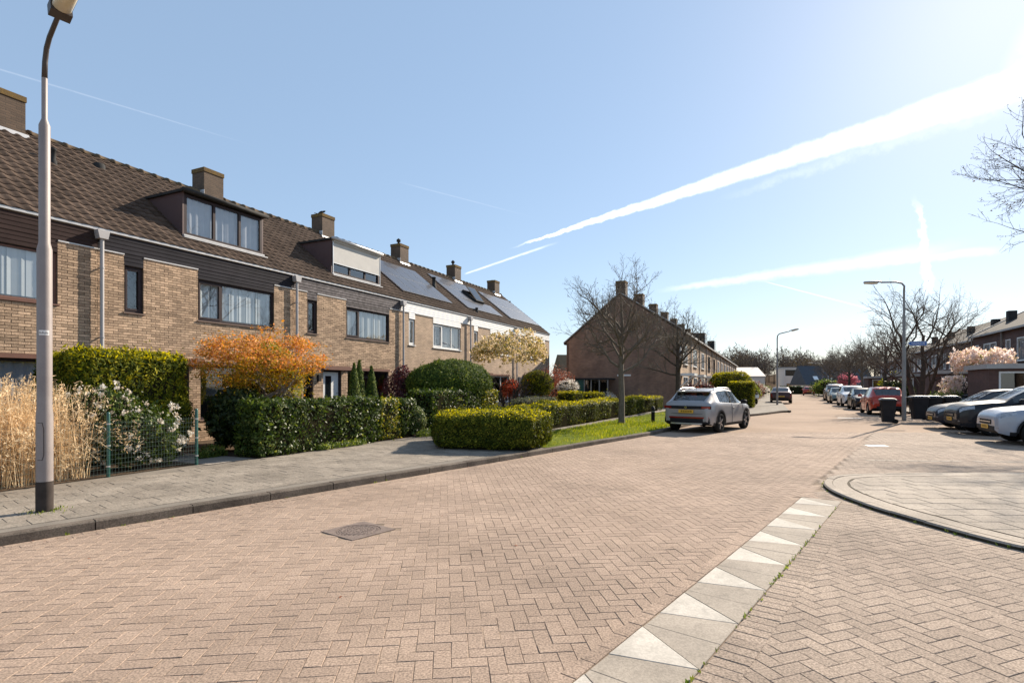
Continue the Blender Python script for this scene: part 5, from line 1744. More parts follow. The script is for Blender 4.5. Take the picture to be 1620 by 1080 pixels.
make_car('black small car parked in front of the red hatchback', sw(43.9, -6.0), H65 + math.pi, 3.8, 1.7, 1.46, CP['black'], HATCH, rear='mid')
make_car('silver estate car with bright roof in the row beyond the black small car', sw(50.6, -6.1), H65 + math.pi, 4.4, 1.8, 1.62, CP['white'], SUV, rear='mid')
make_car('sage grey saloon facing us in the right parking row', sw(59.2, -6.1), H65 + math.pi, 4.3, 1.74, 1.42, CP['sage'], SALOON, rear='mid')
make_car('dark people carrier, farthest of the cars along the right kerb', sw(68.5, -6.6), H65 + math.pi, 4.5, 1.82, 1.72, CP['maroon'], SUV, rear='mid')
make_car('white van roof just seen behind the sage grey saloon', sw(75.0, -7.4), H65 + math.pi, 4.6, 1.9, 1.85, CP['white'], VAN, rear='mid')
make_car('small far red car near the end of the street', (50.2, 92.5, 0), R(62), 4.2, 1.76, 1.5, CP['red'], HATCH, rear='mid')
make_car('white car beside the far red car at the end of the street', (57.8, 110, 0), R(70), 4.2, 1.76, 1.5, CP['white'], HATCH, rear='mid')
make_car('dark car glimpsed between the sign post and the shed', sw(36.0, -10.4, .09), R(160), 4.2, 1.78, 1.46, CP['steel'], HATCH, rear='mid')

# scooter parked before the far hedge
sc = empty('scooter', sw(49.0, 1.0, BASE), H65 + .35, 'dark scooter with pale rear shell parked before the far hedges', 'scooter')
for x in (-.62, .62):
    w = MB().lathe([(.13, -.05), (.21, -.055), (.23, 0), (.21, .055), (.13, .05)], 16, 'y', (x, 0, .23)).build('wheel', M['rubber'], sc, smooth=True)
    MB().lathe([(.001, -.04), (.125, -.03), (.125, .03), (.001, .04)], 12, 'y', (x, 0, .23)).build('rim', M['rim'], w)
MB().prism([(-.85, .55), (-.80, .75), (-.25, .78), (-.05, .35), (.35, .33), (.42, .95), (.55, .95), (.62, .45), (.40, .22), (-.30, .22)], 'y', -.14, .14).build('body', M['sign_white'], sc)
MB().cbox(-.80, -.12, -.13, .13, .781, .86, .03).build('seat', M['black'], sc)
MB().tube([(.60, 0, .24), (.44, 0, 1.02), (.42, -.32, 1.06)], .02, 6).tube([(.44, 0, 1.02), (.42, .32, 1.06)], .02, 6).build('handlebar', M['black'], sc)
MB().cbox(.46, .56, -.09, .09, .80, .94, .02).build('headlight', M['lens_clear'], sc)

# ================================================================== PLANTS
def quads(P, Nn, size, aspect, seed, up=0., jit=.6, shape='diamond', curl=.0):
    """one leaf-sized face for each point; Nn outward directions"""
    r = np.random.default_rng(seed)
    n = len(P)
    nn = Nn + r.normal(0, jit, (n, 3)); nn /= np.linalg.norm(nn, axis=1)[:, None] + 1e-9
    t = r.normal(0, 1, (n, 3)); t[:, 2] += up
    t -= nn * (t * nn).sum(1)[:, None]; t /= np.linalg.norm(t, axis=1)[:, None] + 1e-9
    b = np.cross(nn, t)
    s = size * np.clip(r.lognormal(-.08, .34, n), .35, 2.)[:, None]
    L0, W0 = s, s * aspect
    if shape == 'diamond':
        V = np.stack([P, P + t * L0 * .45 + b * W0 * .5, P + t * L0 + nn * L0 * curl, P + t * L0 * .45 - b * W0 * .5], 1)
    else:
        V = np.stack([P - b * W0 * .5, P + b * W0 * .5, P + t * L0 + b * W0 * .12, P + t * L0 - b * W0 * .12], 1)
    return V.reshape(-1, 3), np.arange(4 * n).reshape(n, 4)


def leaves(name, P, Nn, size, aspect, m, parent, seed, **kw):
    V, F = quads(P, Nn, size, aspect, seed, **kw)
    r = np.random.default_rng(seed + 1)
    o = link(name, mesh_np(name, V, F, m, False, r.random(len(F))), parent)
    o["kind"] = 'stuff'
    return o


def wob(P, f, seed):
    r = np.random.default_rng(seed)
    out = np.zeros(len(P))
    for k in range(5):
        d = r.normal(0, f * (1 + k * .6), 3); ph = r.uniform(0, 6.28)
        out += np.sin(P @ d + ph) / (1 + .6 * k)
    return out / 2.


def rbox_points(n, h, rad, seed, noise=.05, nf=2.5, depth=.08, faces=None):
    """points on a rounded box of half sizes h, lumpy, some set back inside"""
    r = np.random.default_rng(seed)
    h = arr(h)
    A = arr([h[1] * h[2], h[1] * h[2], h[0] * h[2], h[0] * h[2], h[0] * h[1], h[0] * h[1] * .03])
    k = r.choice(6, n, p=A / A.sum())
    P = r.uniform(-1, 1, (n, 3)) * h
    ax = k // 2
    sg = np.where(k % 2 == 0, 1., -1.)
    P[np.arange(n), ax] = sg * h[ax]
    q = np.clip(P, -(h - rad), h - rad)
    d = P - q; ln = np.linalg.norm(d, axis=1)[:, None] + 1e-9
    N = d / ln
    P = q + N * rad
    P = P + N * (wob(P + 7, nf, seed) * noise)[:, None]
    P -= N * r.exponential(depth, n)[:, None]
    shoot = (r.random(n) < .07) * r.exponential(.045, n)
    P += (N + r.normal(0, .4, N.shape)) * shoot[:, None]
    return P, N


def ell_points(n, h, seed, noise=.08, nf=2.5, depth=.08, zmin=-.8):
    r = np.random.default_rng(seed)
    N = r.normal(0, 1, (int(n * 1.6), 3)); N /= np.linalg.norm(N, axis=1)[:, None]
    N = N[N[:, 2] > zmin][:n]
    h = arr(h)
    P = N * h
    M_ = N / h; M_ /= np.linalg.norm(M_, axis=1)[:, None]
    P = P + M_ * (wob(P + 3, nf, seed) * noise)[:, None]
    P -= M_ * r.exponential(depth, len(P))[:, None]
    shoot = (r.random(len(P)) < .06) * r.exponential(.04, len(P))
    P += (M_ + r.normal(0, .4, M_.shape)) * shoot[:, None]
    return P, M_


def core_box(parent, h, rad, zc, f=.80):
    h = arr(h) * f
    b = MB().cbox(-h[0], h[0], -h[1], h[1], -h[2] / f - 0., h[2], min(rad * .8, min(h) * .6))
    o = b.build('inner_core', M['dark_core'], parent); o.location = (0, 0, zc); return o  # solid filler, keeps the foliage from being seen through


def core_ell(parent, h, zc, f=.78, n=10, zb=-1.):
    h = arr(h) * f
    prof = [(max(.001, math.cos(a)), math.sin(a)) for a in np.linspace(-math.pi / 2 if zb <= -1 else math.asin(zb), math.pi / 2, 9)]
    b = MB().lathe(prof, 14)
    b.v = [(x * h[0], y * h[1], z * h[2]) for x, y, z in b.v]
    o = b.build('inner_core', M['dark_core'], parent, smooth=True); o.location = (0, 0, zc); return o


def hedge(loc, rz, size, m, label, n, leaf=.05, asp=.5, rad=.15, noise=.05, seed=1, name='hedge', group='clipped hedges', depth=.05, up=.3, nf=2.5, jit=.6, cat='hedge', lit_top=0):
    h = empty(name, loc, rz, label, cat, group)
    hs = (size[0] / 2, size[1] / 2, size[2] / 2)
    P, N = rbox_points(n, hs, min(rad, min(hs) * .9), seed, noise, nf, depth)
    P[:, 2] += hs[2]
    P[:, 2] = np.maximum(P[:, 2], .01)
    ok_ = (wob(P, 7., seed + 3) + np.random.default_rng(seed).normal(0, .25, len(P))) < .95       # thin places where the dark core shows
    P, N = P[ok_], N[ok_]
    leaves('foliage', P, N, leaf, asp, M[m], h, seed + 5, up=up, jit=jit)
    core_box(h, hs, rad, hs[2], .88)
    if lit_top:  # extra leaf layer on top, coloured brighter to look sunlit
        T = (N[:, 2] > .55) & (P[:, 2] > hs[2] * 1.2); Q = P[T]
        Q = Q[np.random.default_rng(seed).integers(0, len(Q), lit_top)] + np.random.default_rng(seed + 2).normal(0, .02, (lit_top, 3))
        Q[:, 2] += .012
        leaves('lit_top_leaves', Q, np.tile([0, 0, 1.], (lit_top, 1)), leaf * .9, asp, M['lf_lit_top'], h, seed + 9, up=.6, jit=.8)
    return h


def shrub(loc, rz, half, zc, m, label, n, leaf=.06, asp=.5, noise=.1, seed=1, name='shrub', group='garden shrubs', depth=.1, nf=3., core=True, up=.3, stem=True, zmin=-.85, jit=.7, cat='shrub', trunk_r=.04):
    h = empty(name, loc, rz, label, cat, group)
    P, N = ell_points(n, half, seed, noise, nf, depth, zmin)
    P[:, 2] = np.maximum(P[:, 2] + zc, .01)
    leaves('foliage', P, N, leaf, asp, M[m], h, seed + 5, up=up, jit=jit)
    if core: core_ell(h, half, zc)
    if stem:
        MB().tube([(0, 0, -.05), (.02, .01, max(.15, zc - half[2] * .4)), (.03, 0, zc)], [trunk_r, trunk_r * .8, trunk_r * .5], 7).build('stem', M['bark_dark'], h, smooth=True)
    return h


class Tree:
    """branching skeleton: chains of points with radii, grouped in trunk / crown"""
    def __init__(s, seed): s.r = np.random.default_rng(seed); s.ch = []

    def branch(s, p, d, ln, r0, lev, maxlev, nseg=4, wig=.18, trop=.08, kids=5, ang=(30, 60), ratio=.68, start=.3, taper=.45):
        r = s.r
        p = arr(p).copy(); d = arr(d) / np.linalg.norm(d)
        pts = [p.copy()]; rad = [r0]
        dirs = [d.copy()]
        for k in range(nseg):
            d = d + r.normal(0, wig, 3) + arr([0, 0, trop]); d /= np.linalg.norm(d)
            p = p + d * ln / nseg
            pts.append(p.copy()); dirs.append(d.copy()); rad.append(r0 * (1 - (1 - taper) * (k + 1) / nseg))
        s.ch.append((lev, pts, rad))
        if lev >= maxlev: return
        for k in range(kids):
            t = start + (1 - start) * (k + r.uniform(.2, .8)) / kids
            i = min(int(t * nseg), nseg - 1); f = t * nseg - i
            q = pts[i] + (pts[i + 1] - pts[i]) * f
            dd = dirs[i + 1]
            a = math.radians(r.uniform(*ang))
            ref = r.normal(0, 1, 3); ref -= dd * np.dot(ref, dd); ref /= np.linalg.norm(ref)
            nd = dd * math.cos(a) + ref * math.sin(a)
            s.branch(q, nd, ln * ratio * r.uniform(.7, 1.15) * (1.1 - .4 * t), rad[i] * .62, lev + 1, maxlev, max(2, nseg - 1), wig, trop, max(2, int(kids * .85)), ang, ratio, .25, .4)
        # leader goes on
        if lev > 0: s.branch(pts[-1], dirs[-1] + r.normal(0, .2, 3), ln * ratio * .8, rad[-1], lev + 1, maxlev, max(2, nseg - 1), wig, trop, max(2, int(kids * .8)), ang, ratio, .25, .4)

    def meshes(s, m_trunk, m_twig, split=2, rmin=.0036):
        a, b = MB(), MB()
        for lev, pts, rad in s.ch:
            n = 8 if lev == 0 else (6 if lev == 1 else (4 if lev == 2 else 3))
            (a if lev < split else b).tube(pts, [max(q, rmin) for q in rad], n, cap=False)
        return a.mesh('trunk', m_trunk, True), b.mesh('crown', m_twig, False)

    def tips(s, lev): return arr([c[1][k] for c in s.ch if c[0] >= lev for k in range(1, len(c[1]))])


def _count(T): print("chains", len(T.ch))


def put_tree(loc, rz, tm, label, scale=1., group='bare street trees', extra=(), name='tree'):
    t = empty(name, loc, rz, label, 'tree', group)
    t.scale = (scale,) * 3
    tr, cr = tm
    link('trunk', tr, t); c = link('crown', cr, t); c["kind"] = 'stuff'
    for nm, me in extra:
        o = link(nm, me, t); o["kind"] = 'stuff'
    return t


def bud_mesh(T, lev, m, n, size, seed, asp=.6, spread=.03):
    P = T.tips(lev); r = np.random.default_rng(seed)
    P = P[r.integers(0, len(P), n)] + r.normal(0, spread, (n, 3))
    V, F = quads(P, r.normal(0, 1, (n, 3)), size, asp, seed)
    return mesh_np('buds', V, F, m, False, r.random(n))


def street_tree(seed, H=6.2, trunk=1.9, r0=.11, spread=2.3, limbs=7, maxlev=4, kids=5, bark='bark', twig='twig', buds=2500, budm='lf_bud', bsize=.035, ang_out=58):
    T = Tree(seed); r = T.r
    T.ch.append((0, [arr((0, 0, -.05)), arr((.0, 0, .15)), arr((.03, .02, trunk * .5)), arr((.0, .03, trunk)), arr((.05, 0, trunk + (H - trunk) * .35)), arr((.02, .05, trunk + (H - trunk) * .62))], [r0 * 1.35, r0 * 1.1, r0, r0 * .92, r0 * .6, r0 * .32]))
    for k in range(limbs):
        az = 2 * math.pi * (k * .382 + r.uniform(-.05, .05)) ; z = trunk * .92 + (H - trunk) * .42 * k / limbs
        o = math.radians(ang_out - 28 * k / limbs + r.uniform(-8, 8))
        d = arr((math.cos(az) * math.sin(o), math.sin(az) * math.sin(o), math.cos(o)))
        T.branch((0.02, .02, z), d, spread * r.uniform(.62, .85) * (1 - .25 * k / limbs), r0 * .48, 1, maxlev, 4, .16, .09, kids, (28, 62), .62)
    T.branch((.02, .05, trunk + (H - trunk) * .6), (.1, .05, 1), (H - trunk) * .26, r0 * .26, 2, maxlev, 4, .15, .05, 4, (25, 55), .62)
    tm = T.meshes(M[bark], M[twig])
    ex = [('buds', bud_mesh(T, 3, M[budm], buds, bsize, seed))] if buds else []
    return T, tm, ex


# -- bare street trees
T1, tm1, ex1 = street_tree(11, 6.5, 2.2, .115, 2.75, 12, 5, 5, buds=4000, ang_out=68)
put_tree((4.33, 21.62, BASE), 0.6, tm1, 'bare young street tree on the lawn before the brown gable', 1., extra=ex1)
T2, tm2, ex2 = street_tree(23, 6.3, 2.3, .14, 2.9, 10, 5, 5, 'bark_dark', 'twig', buds=4000, ang_out=68)
put_tree((9.86, 32.4, BASE), 2.2, tm2, 'bare street tree at the corner of the gable behind the grey crossover', 1., extra=ex2)
T3 = Tree(5)
for k, (az, o, rr) in enumerate(((.4, 9, .16), (2.6, 12, .15), (4.4, 24, .10))):
    d = arr((math.cos(az) * math.sin(R(o)), math.sin(az) * math.sin(R(o)), math.cos(R(o))))
    p0 = arr((math.cos(az) * .12, math.sin(az) * .12, -.05))
    pts = [p0 + d * t * 4.6 + arr((0, 0, 0)) + T3.r.normal(0, .04, 3) * (t > 0) for t in np.linspace(0, 1, 6)]
    T3.ch.append((0, pts, [rr * (1.1 - .65 * t) for t in np.linspace(0, 1, 6)]))
    for j in range(7):
        t = .30 + .68 * j / 6; q = pts[0] + (pts[-1] - pts[0]) * t
        a2 = az + T3.r.uniform(-2.2, 2.2); oo = R(T3.r.uniform(38, 68) - 18 * t)
        T3.branch(q, (math.cos(a2) * math.sin(oo), math.sin(a2) * math.sin(oo), math.cos(oo)), 2.7 * (1.1 - .35 * t), rr * .40, 1, 4, 4, 0.17, .08, 5, (28, 62), .64)
tm3 = T3.meshes(M['bark_dark'], M['twig'])
put_tree((24.2, 32.4, .09), .3, tm3, 'large bare tree with several stems behind the bins and the sign post', 1.02, extra=[('buds', bud_mesh(T3, 3, M['lf_bud'], 2500, .04, 3))])
# trees further down the right side
sp = [(sw(52.5, -8.6, .09), .0, 1.02, 'bare tree behind the silver estate car'), (sw(64, -8.6, .09), 1.3, 1.05, 'bare tree behind the sage grey saloon'), (sw(76, -8.9, .09), 2.4, 1.0, 'bare tree behind the people carrier'), (sw(88, -9, .09), 3.6, 1.15, 'distant bare tree beyond the right parking row'), (sw(100, -9, .09), 4.4, 1.1, 'farthest bare tree along the right pavement')]
for k, (p, rz, sc_, lb) in enumerate(sp):
    put_tree(p, rz, (tm2, tm1)[k % 2], lb, sc_ * 1.0, extra=(ex2, ex1)[k % 2])
T4, tm4, ex4 = street_tree(31, 11.0, 3.6, .13, 4.5, 13, 5, 5, 'bark_dark', 'bark_dark', 7000, 'lf_bud', .042, 62)
put_tree((22.2, 20.2, .09), 2.9, tm4, 'big budding tree reaching in from the right picture edge', 1.36, extra=ex4, group='bare street trees')

# -- near garden: dry ornamental grass
og = empty('ornamental_grass', sw(4.0, 10.75, BASE), R(65), 'tall dry straw coloured ornamental grass behind the wire fence', 'grass clump')
r = np.random.default_rng(3)
NB = 9500
x = r.uniform(-2.6, 1.18, NB); y = r.normal(0, .30, NB).clip(-.72, .75)
base = np.c_[x, y, np.zeros(NB)]
hgt = r.uniform(.50, 1.70, NB) * (1 - .10 * np.clip((x - .9) / .6, 0, 1))
az = r.uniform(0, 2 * math.pi, NB); lean = np.abs(r.normal(.12, .22, NB))
lean += np.where(x > .9, .05, 0)
side = np.c_[-np.sin(az), np.cos(az), np.zeros(NB)]
dirh = np.c_[np.cos(az), np.sin(az), np.zeros(NB)]
wdt = r.uniform(.003, .0085, NB)
ts = arr([0, .35, .7, .9, 1.0])
bend = np.where(r.random(NB) < .62, r.uniform(.4, 1.5, NB), r.uniform(0, .15, NB))
rows = []
for t in ts:
    out = lean * hgt * t + bend * hgt * .30 * np.maximum(t - .45, 0) ** 1.5 * 2.6
    zz = hgt * t * np.cos(lean) - bend * hgt * .55 * np.maximum(t - .5, 0) ** 1.6 * 2.2
    c = base + dirh * out[:, None]; c[:, 2] = np.maximum(zz, .0)
    wv = (wdt * (1 - .75 * t))[:, None]
    rows.append((c - side * wv, c + side * wv))
V = np.stack([q for rw in rows for q in rw], 1)         # NB,10,3
f = arr([[0, 1, 3, 2], [2, 3, 5, 4], [4, 5, 7, 6], [6, 7, 9, 8]]).astype(int)
F = (np.arange(NB)[:, None, None] * 10 + f[None]).reshape(-1, 4)
o = link('blades', mesh_np('blades', V.reshape(-1, 3), F, M['lf_straw'], False, np.repeat(r.random(NB), 4)), og); o["kind"] = 'stuff'
tip = V[:, 8]; pick = np.where((r.random(NB) < .38) & (hgt > .9))[0]
PP = np.repeat(tip[pick], 22, 0); NN = len(PP)
PP = PP + np.c_[r.normal(0, .022, NN), r.normal(0, .022, NN), r.uniform(-.20, .05, NN)]
leaves('plumes', PP, r.normal(0, 1, (NN, 3)), .05, .25, M['lf_straw'], og, 77, up=.4)

# -- near garden: block of golden conifer, flowering viburnum, dark shrubs
hedge(sw(6.68, 11.95, BASE), R(65), (2.25, 1.5, 2.12), 'lf_conifer', 'big flat topped yellow green conifer block behind the wire fence', 52000, .075, .32, .28, .09, 21, depth=.06, up=.2, jit=.4, lit_top=6000)
vb_ = shrub(sw(6.15, 10.35, BASE), R(65), (.74, .42, .56), .56, 'lf_laurel', 'dark viburnum bush with white flower heads behind the green fence', 9000, .06, .5, .14, 22, depth=.12)
P, N = ell_points(58, (.76, .44, .60), 23, .14, 3., .02, -.7); P[:, 2] += .56
cl = []; r = np.random.default_rng(9)
for p, n in zip(P, N): cl.append(p + n * .05 + r.normal(0, .022, (26, 3)))
cl = np.concatenate(cl); leaves('flower_heads', cl, r.normal(0, 1, cl.shape), .034, .9, M['lf_blossom'], vb_, 24)
vb2 = shrub(sw(5.75, 10.75, BASE), R(65), (.55, .5, .45), 1.02, 'lf_laurel', 'upper pale tipped viburnum bush against the conifer block', 5000, .06, .5, .12, 25, depth=.12)
P, N = ell_points(36, (.57, .52, .48), 26, .14, 3., .02, -.2); P[:, 2] += 1.02
cl = np.concatenate([p + n * .05 + r.normal(0, .022, (24, 3)) for p, n in zip(P, N)])
leaves('flower_heads', cl, r.normal(0, 1, cl.shape), .034, .9, M['lf_blossom'], vb2, 27)

shrub(sw(8.75, 11.0, BASE), R(65), (.62, .6, .72), .72, 'lf_dark', 'dark evergreen shrub left of the orange maple beside the path', 9000, .11, .4, .12, 31, depth=.12, up=.6)
# hedge along the pavement
hedge(sw(10.0, 9.86, BASE), R(65), (3.95, .76, 1.16), 'lf_laurel', 'glossy dark green hedge along the pavement under the orange maple', 21000, .075, .5, .12, .06, 32, depth=.06)
hedge(sw(12.42, 9.88, BASE), R(65), (.95, .8, 1.14), 'lf_varieg', 'yellow green section of the pavement hedge', 6500, .06, .55, .14, .06, 33, depth=.05)
hedge(sw(13.25, 9.86, BASE), R(65), (.72, .8, 1.12), 'lf_laurel', 'short dark section of the pavement hedge beside the cream bush', 4500, .07, .5, .14, .07, 34, depth=.05)
shrub(sw(13.75, 9.75, BASE), R(65), (.34, .5, .46), .44, 'lf_cream', 'rounded cream variegated bush ending the pavement hedge', 5200, .05, .5, .05, 35, depth=.04)
# weeds and groundcover at the hedge foot
for k, (s_, w_, l_, lb) in enumerate(((10.4, 9.42, .8, 'low fresh green groundcover at the foot of the dark hedge'), (13.7, 9.25, .45, 'tuft of green groundcover below the cream bush'), (7.75, 10.6, .35, 'small bright green perennial beside the garden path'))):
    shrub(sw(s_, w_, BASE), R(65), (l_, .16, .12 + .08 * (k == 2)), .05, 'lf_green', lb, 1300, .06, .35, .04, 40 + k, depth=.04, stem=False, core=False, up=1., group='low plants', name='ground_plant', cat='plant')

# -- orange japanese maple
Tm = Tree(8)
Tm.ch.append((0, [arr((0, 0, -.05)), arr((.02, 0, .45)), arr((-.03, .02, .9)), arr((.04, 0, 1.25))], [.085, .075, .065, .055]))
for k in range(9):
    az_ = 2 * math.pi * k * .382; o_ = R(46 + 22 * (k % 3))
    Tm.branch((.02, 0, .95 + .05 * k), (math.cos(az_) * math.sin(o_), math.sin(az_) * math.sin(o_), math.cos(o_)), 1.05 - .25 * (k % 2), .034, 1, 3, 4, .26, .03, 5, (25, 60), .6)
tmm = Tm.meshes(M['bark_pale'], M['bark_pale'])
mp = empty('maple_tree', sw(9.45, 11.05, BASE), R(65), 'orange leaved maple above the dark pavement hedge', 'tree')
link('trunk', tmm[0], mp); o = link('branches', tmm[1], mp); o["kind"] = 'stuff'
r = np.random.default_rng(12)
CL = 240
cP, cN = ell_points(CL, (1.48, 1.15, .82), 50, .22, 2.2, .22, -.45)
pts = []
for p in cP:
    k = r.integers(40, 80)
    pts.append(p + r.normal(0, 1, (k, 3)) * [.12, .12, .045])
pts = np.concatenate(pts); pts[:, 2] += 2.12
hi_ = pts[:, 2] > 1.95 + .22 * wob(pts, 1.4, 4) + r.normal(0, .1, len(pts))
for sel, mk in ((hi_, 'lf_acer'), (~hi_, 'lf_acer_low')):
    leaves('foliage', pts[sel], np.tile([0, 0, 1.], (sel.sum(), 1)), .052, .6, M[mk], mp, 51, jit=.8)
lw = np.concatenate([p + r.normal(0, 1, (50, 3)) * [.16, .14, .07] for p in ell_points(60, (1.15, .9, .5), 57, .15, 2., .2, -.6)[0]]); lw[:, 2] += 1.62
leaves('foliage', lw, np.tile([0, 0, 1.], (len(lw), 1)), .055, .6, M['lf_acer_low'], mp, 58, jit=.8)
shrub(sw(10.55, 12.1, BASE), R(65), (.92, .8, 1.12), 1.55, 'lf_gold', 'rounded golden green shrub close behind the orange maple', 16000, .055, .45, .05, 52, depth=.05)
# -- cypress trio, plum shrub
for k, (ds, hh, lb) in enumerate(((0, 2.18, 'left of the three pointed cypresses by the white door'), (.42, 2.3, 'middle of the three pointed cypresses by the white door'), (.85, 2.12, 'right of the three pointed cypresses by the white door'))):
    c = empty('cypress', sw(13.75 + ds, 12.0 + .15 * (k % 2), BASE), 0, lb, 'shrub', 'pointed cypresses')
    r = np.random.default_rng(60 + k); n = 5500
    z = r.uniform(0, 1, n); rad = .36 * np.power(np.clip(1 - z, 0, 1), .62) * np.clip(z * 6 + .55, 0, 1)
    an = r.uniform(0, 2 * math.pi, n); rr = rad * (1 - r.exponential(.10, n)).clip(.2, 1.1)
    P = np.c_[np.cos(an) * rr, np.sin(an) * rr, z * hh]; N = np.c_[np.cos(an), np.sin(an), np.full(n, .6)]
    leaves('foliage', P, N, .06, .35, M['lf_yew'], c, 61 + k, up=2.5, jit=.3)
    MB().lathe([(.03, 0), (.24, .15), (.26, hh * .35), (.13, hh * .7), (.01, hh * .95)], 9).build('inner_core', M['dark_core'], c, smooth=True)
shrub(sw(16.75, 12.35, BASE), R(65), (.62, .6, .85), 1.35, 'lf_plum', 'dark purple leaved shrub left of the big clipped yew', 6500, .075, .5, .16, 65, depth=.18, core=False)
shrub(sw(15.75, 11.6, BASE), R(65), (.55, .45, .55), .75, 'lf_plum', 'lower purple red shrub by the orange garden gate', 3800, .06, .5, .14, 66, depth=.14, core=False)
# -- clipped yew mushroom
yw = shrub(sw(17.65, 10.75, BASE), R(65), (2.02, 1.35, .86), 1.58, 'lf_yew', 'big dark clipped yew like a mushroom cap above the hedges', 60000, .085, .26, .065, 70, depth=.05, nf=3.2, up=.5, zmin=-.75, jit=.5, trunk_r=.14)
# -- hedge behind the low box
hedge(sw(16.15, 10.0, BASE), R(65), (3.4, 1.1, 1.38), 'lf_laurel', 'dark laurel hedge below the clipped yew', 16000, .075, .5, .16, .07, 71, depth=.06)
hedge(sw(18.45, 9.98, BASE), R(65), (1.2, 1.15, 1.36), 'lf_varieg', 'yellow leaved block at the right end of the laurel hedge', 7500, .055, .55, .16, .06, 72, depth=.05)
# -- low box hedge in front, a lumpy four-sided block
bh = empty('hedge', (-.42, 14.05, BASE), 0, 'low wide box hedge at the corner of the lawn and pavement', 'hedge', 'clipped hedges')
P, N = rbox_points(56000, (1.32, 1.12, .44), .22, 73, .075, 2.8, .035)
P[:, 2] += .44
r = np.random.default_rng(74)
sx = P[:, 0] / 1.32; sy = P[:, 1] / 1.12
quad = arr([(-1.80, 12.95), (.48, 12.50), (1.02, 14.35), (-1.95, 15.6)]) - [-.42, 14.05]
uu, vv = (sx + 1) / 2, (sy + 1) / 2
XY = ((1 - uu) * (1 - vv))[:, None] * quad[0] + (uu * (1 - vv))[:, None] * quad[1] + (uu * vv)[:, None] * quad[2] + ((1 - uu) * vv)[:, None] * quad[3]
bul = 1 + .06 * np.sin(np.clip(P[:, 2] / .88, 0, 1) * math.pi)
P = np.c_[XY * bul[:, None], np.maximum(P[:, 2] * .94, .01)]
leaves('foliage', P, N, .042, .5, M['lf_box'], bh, 75, up=0., jit=.35)
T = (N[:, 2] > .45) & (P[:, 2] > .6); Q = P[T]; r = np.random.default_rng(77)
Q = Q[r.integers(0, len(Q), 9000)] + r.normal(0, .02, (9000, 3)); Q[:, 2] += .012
leaves('lit_top_leaves', Q, np.tile([0, 0, 1.], (9000, 1)), .04, .5, M['lf_lit_top'], bh, 78, up=.6, jit=.8)  # sunlit look of the hedge top, painted by leaf colour
q2 = quad * .88
MB().prism([tuple(p) for p in q2], 'z', 0, .76).build('inner_core', M['dark_core'], bh)
# -- long hedge behind the lawn
a_, b_ = arr((.15, 16.55)), arr((9.55, 34.4))
ln = np.linalg.norm(b_ - a_); dv = (b_ - a_) / ln; c_ = (a_ + b_) / 2 + arr((-dv[1], dv[0])) * .6
hedge((c_[0], c_[1], BASE), math.atan2(dv[1], dv[0]), (ln, 1.2, .84), 'lf_box', 'long low hedge behind the lawn and the bare tree', 62000, .055, .5, .2, .10, 76, depth=.04, nf=1.8, jit=.35, up=0., lit_top=16000)
# -- small garden hedges and topiary before the end houses
shrub(sw(24.1, 9.9, BASE), R(65), (.78, .78, .66), 1.55, 'lf_conifer', 'round clipped topiary ball right of the magnolia', 11000, .055, .4, .03, 80, depth=.04)
hedge(sw(21.6, 9.0, BASE), R(65), (3.6, .8, .98), 'lf_greygreen', 'low grey green lavender like hedge below the magnolia', 9000, .08, .2, .2, .06, 81, depth=.06, up=1.5)
hedge(sw(26.0, 8.9, BASE), R(65), (1.5, 1.0, 1.20), 'lf_conifer', 'small square hedge left of the two beyond the topiary ball', 6500, .055, .45, .15, .05, 82, lit_top=1200)
hedge(sw(29.6, 8.8, BASE), R(65), (1.7, 1.0, 1.12), 'lf_conifer', 'small square hedge nearer the gable, right of the two', 5500, .055, .45, .15, .05, 83, lit_top=1200)
shrub(sw(28.4, 10.6, BASE), R(65), (1.3, 1.0, 1.0), 1.6, 'lf_rust', 'reddish brown shrub behind the topiary ball', 4500, .08, .4, .2, 84, depth=.3, core=False)
shrub(sw(27.6, 9.6, BASE), R(65), (.75, .6, .35), 1.45, 'lf_blossom', 'pale flowering bush above the small square hedges', 2200, .06, .6, .1, 85, depth=.1)
shrub(sw(22.7, 10.7, BASE), R(65), (.55, .5, .45), 1.35, 'lf_red', 'orange red young bush under the magnolia', 3200, .08, .4, .12, 86, depth=.12, core=False)
hedge(sw(31.6, 12.2, BASE), R(65), (1.2, 1.2, 1.9), 'lf_dark', 'dark evergreen mass at the end of the left terrace', 4500, .08, .4, .2, .1, 87)
shrub(sw(33.5, 9.0, BASE), R(65), (.5, .5, .4), .7, 'lf_blossom', 'small pale bush at the lean to', 900, .06, .6, .1, 88, depth=.1, core=False)

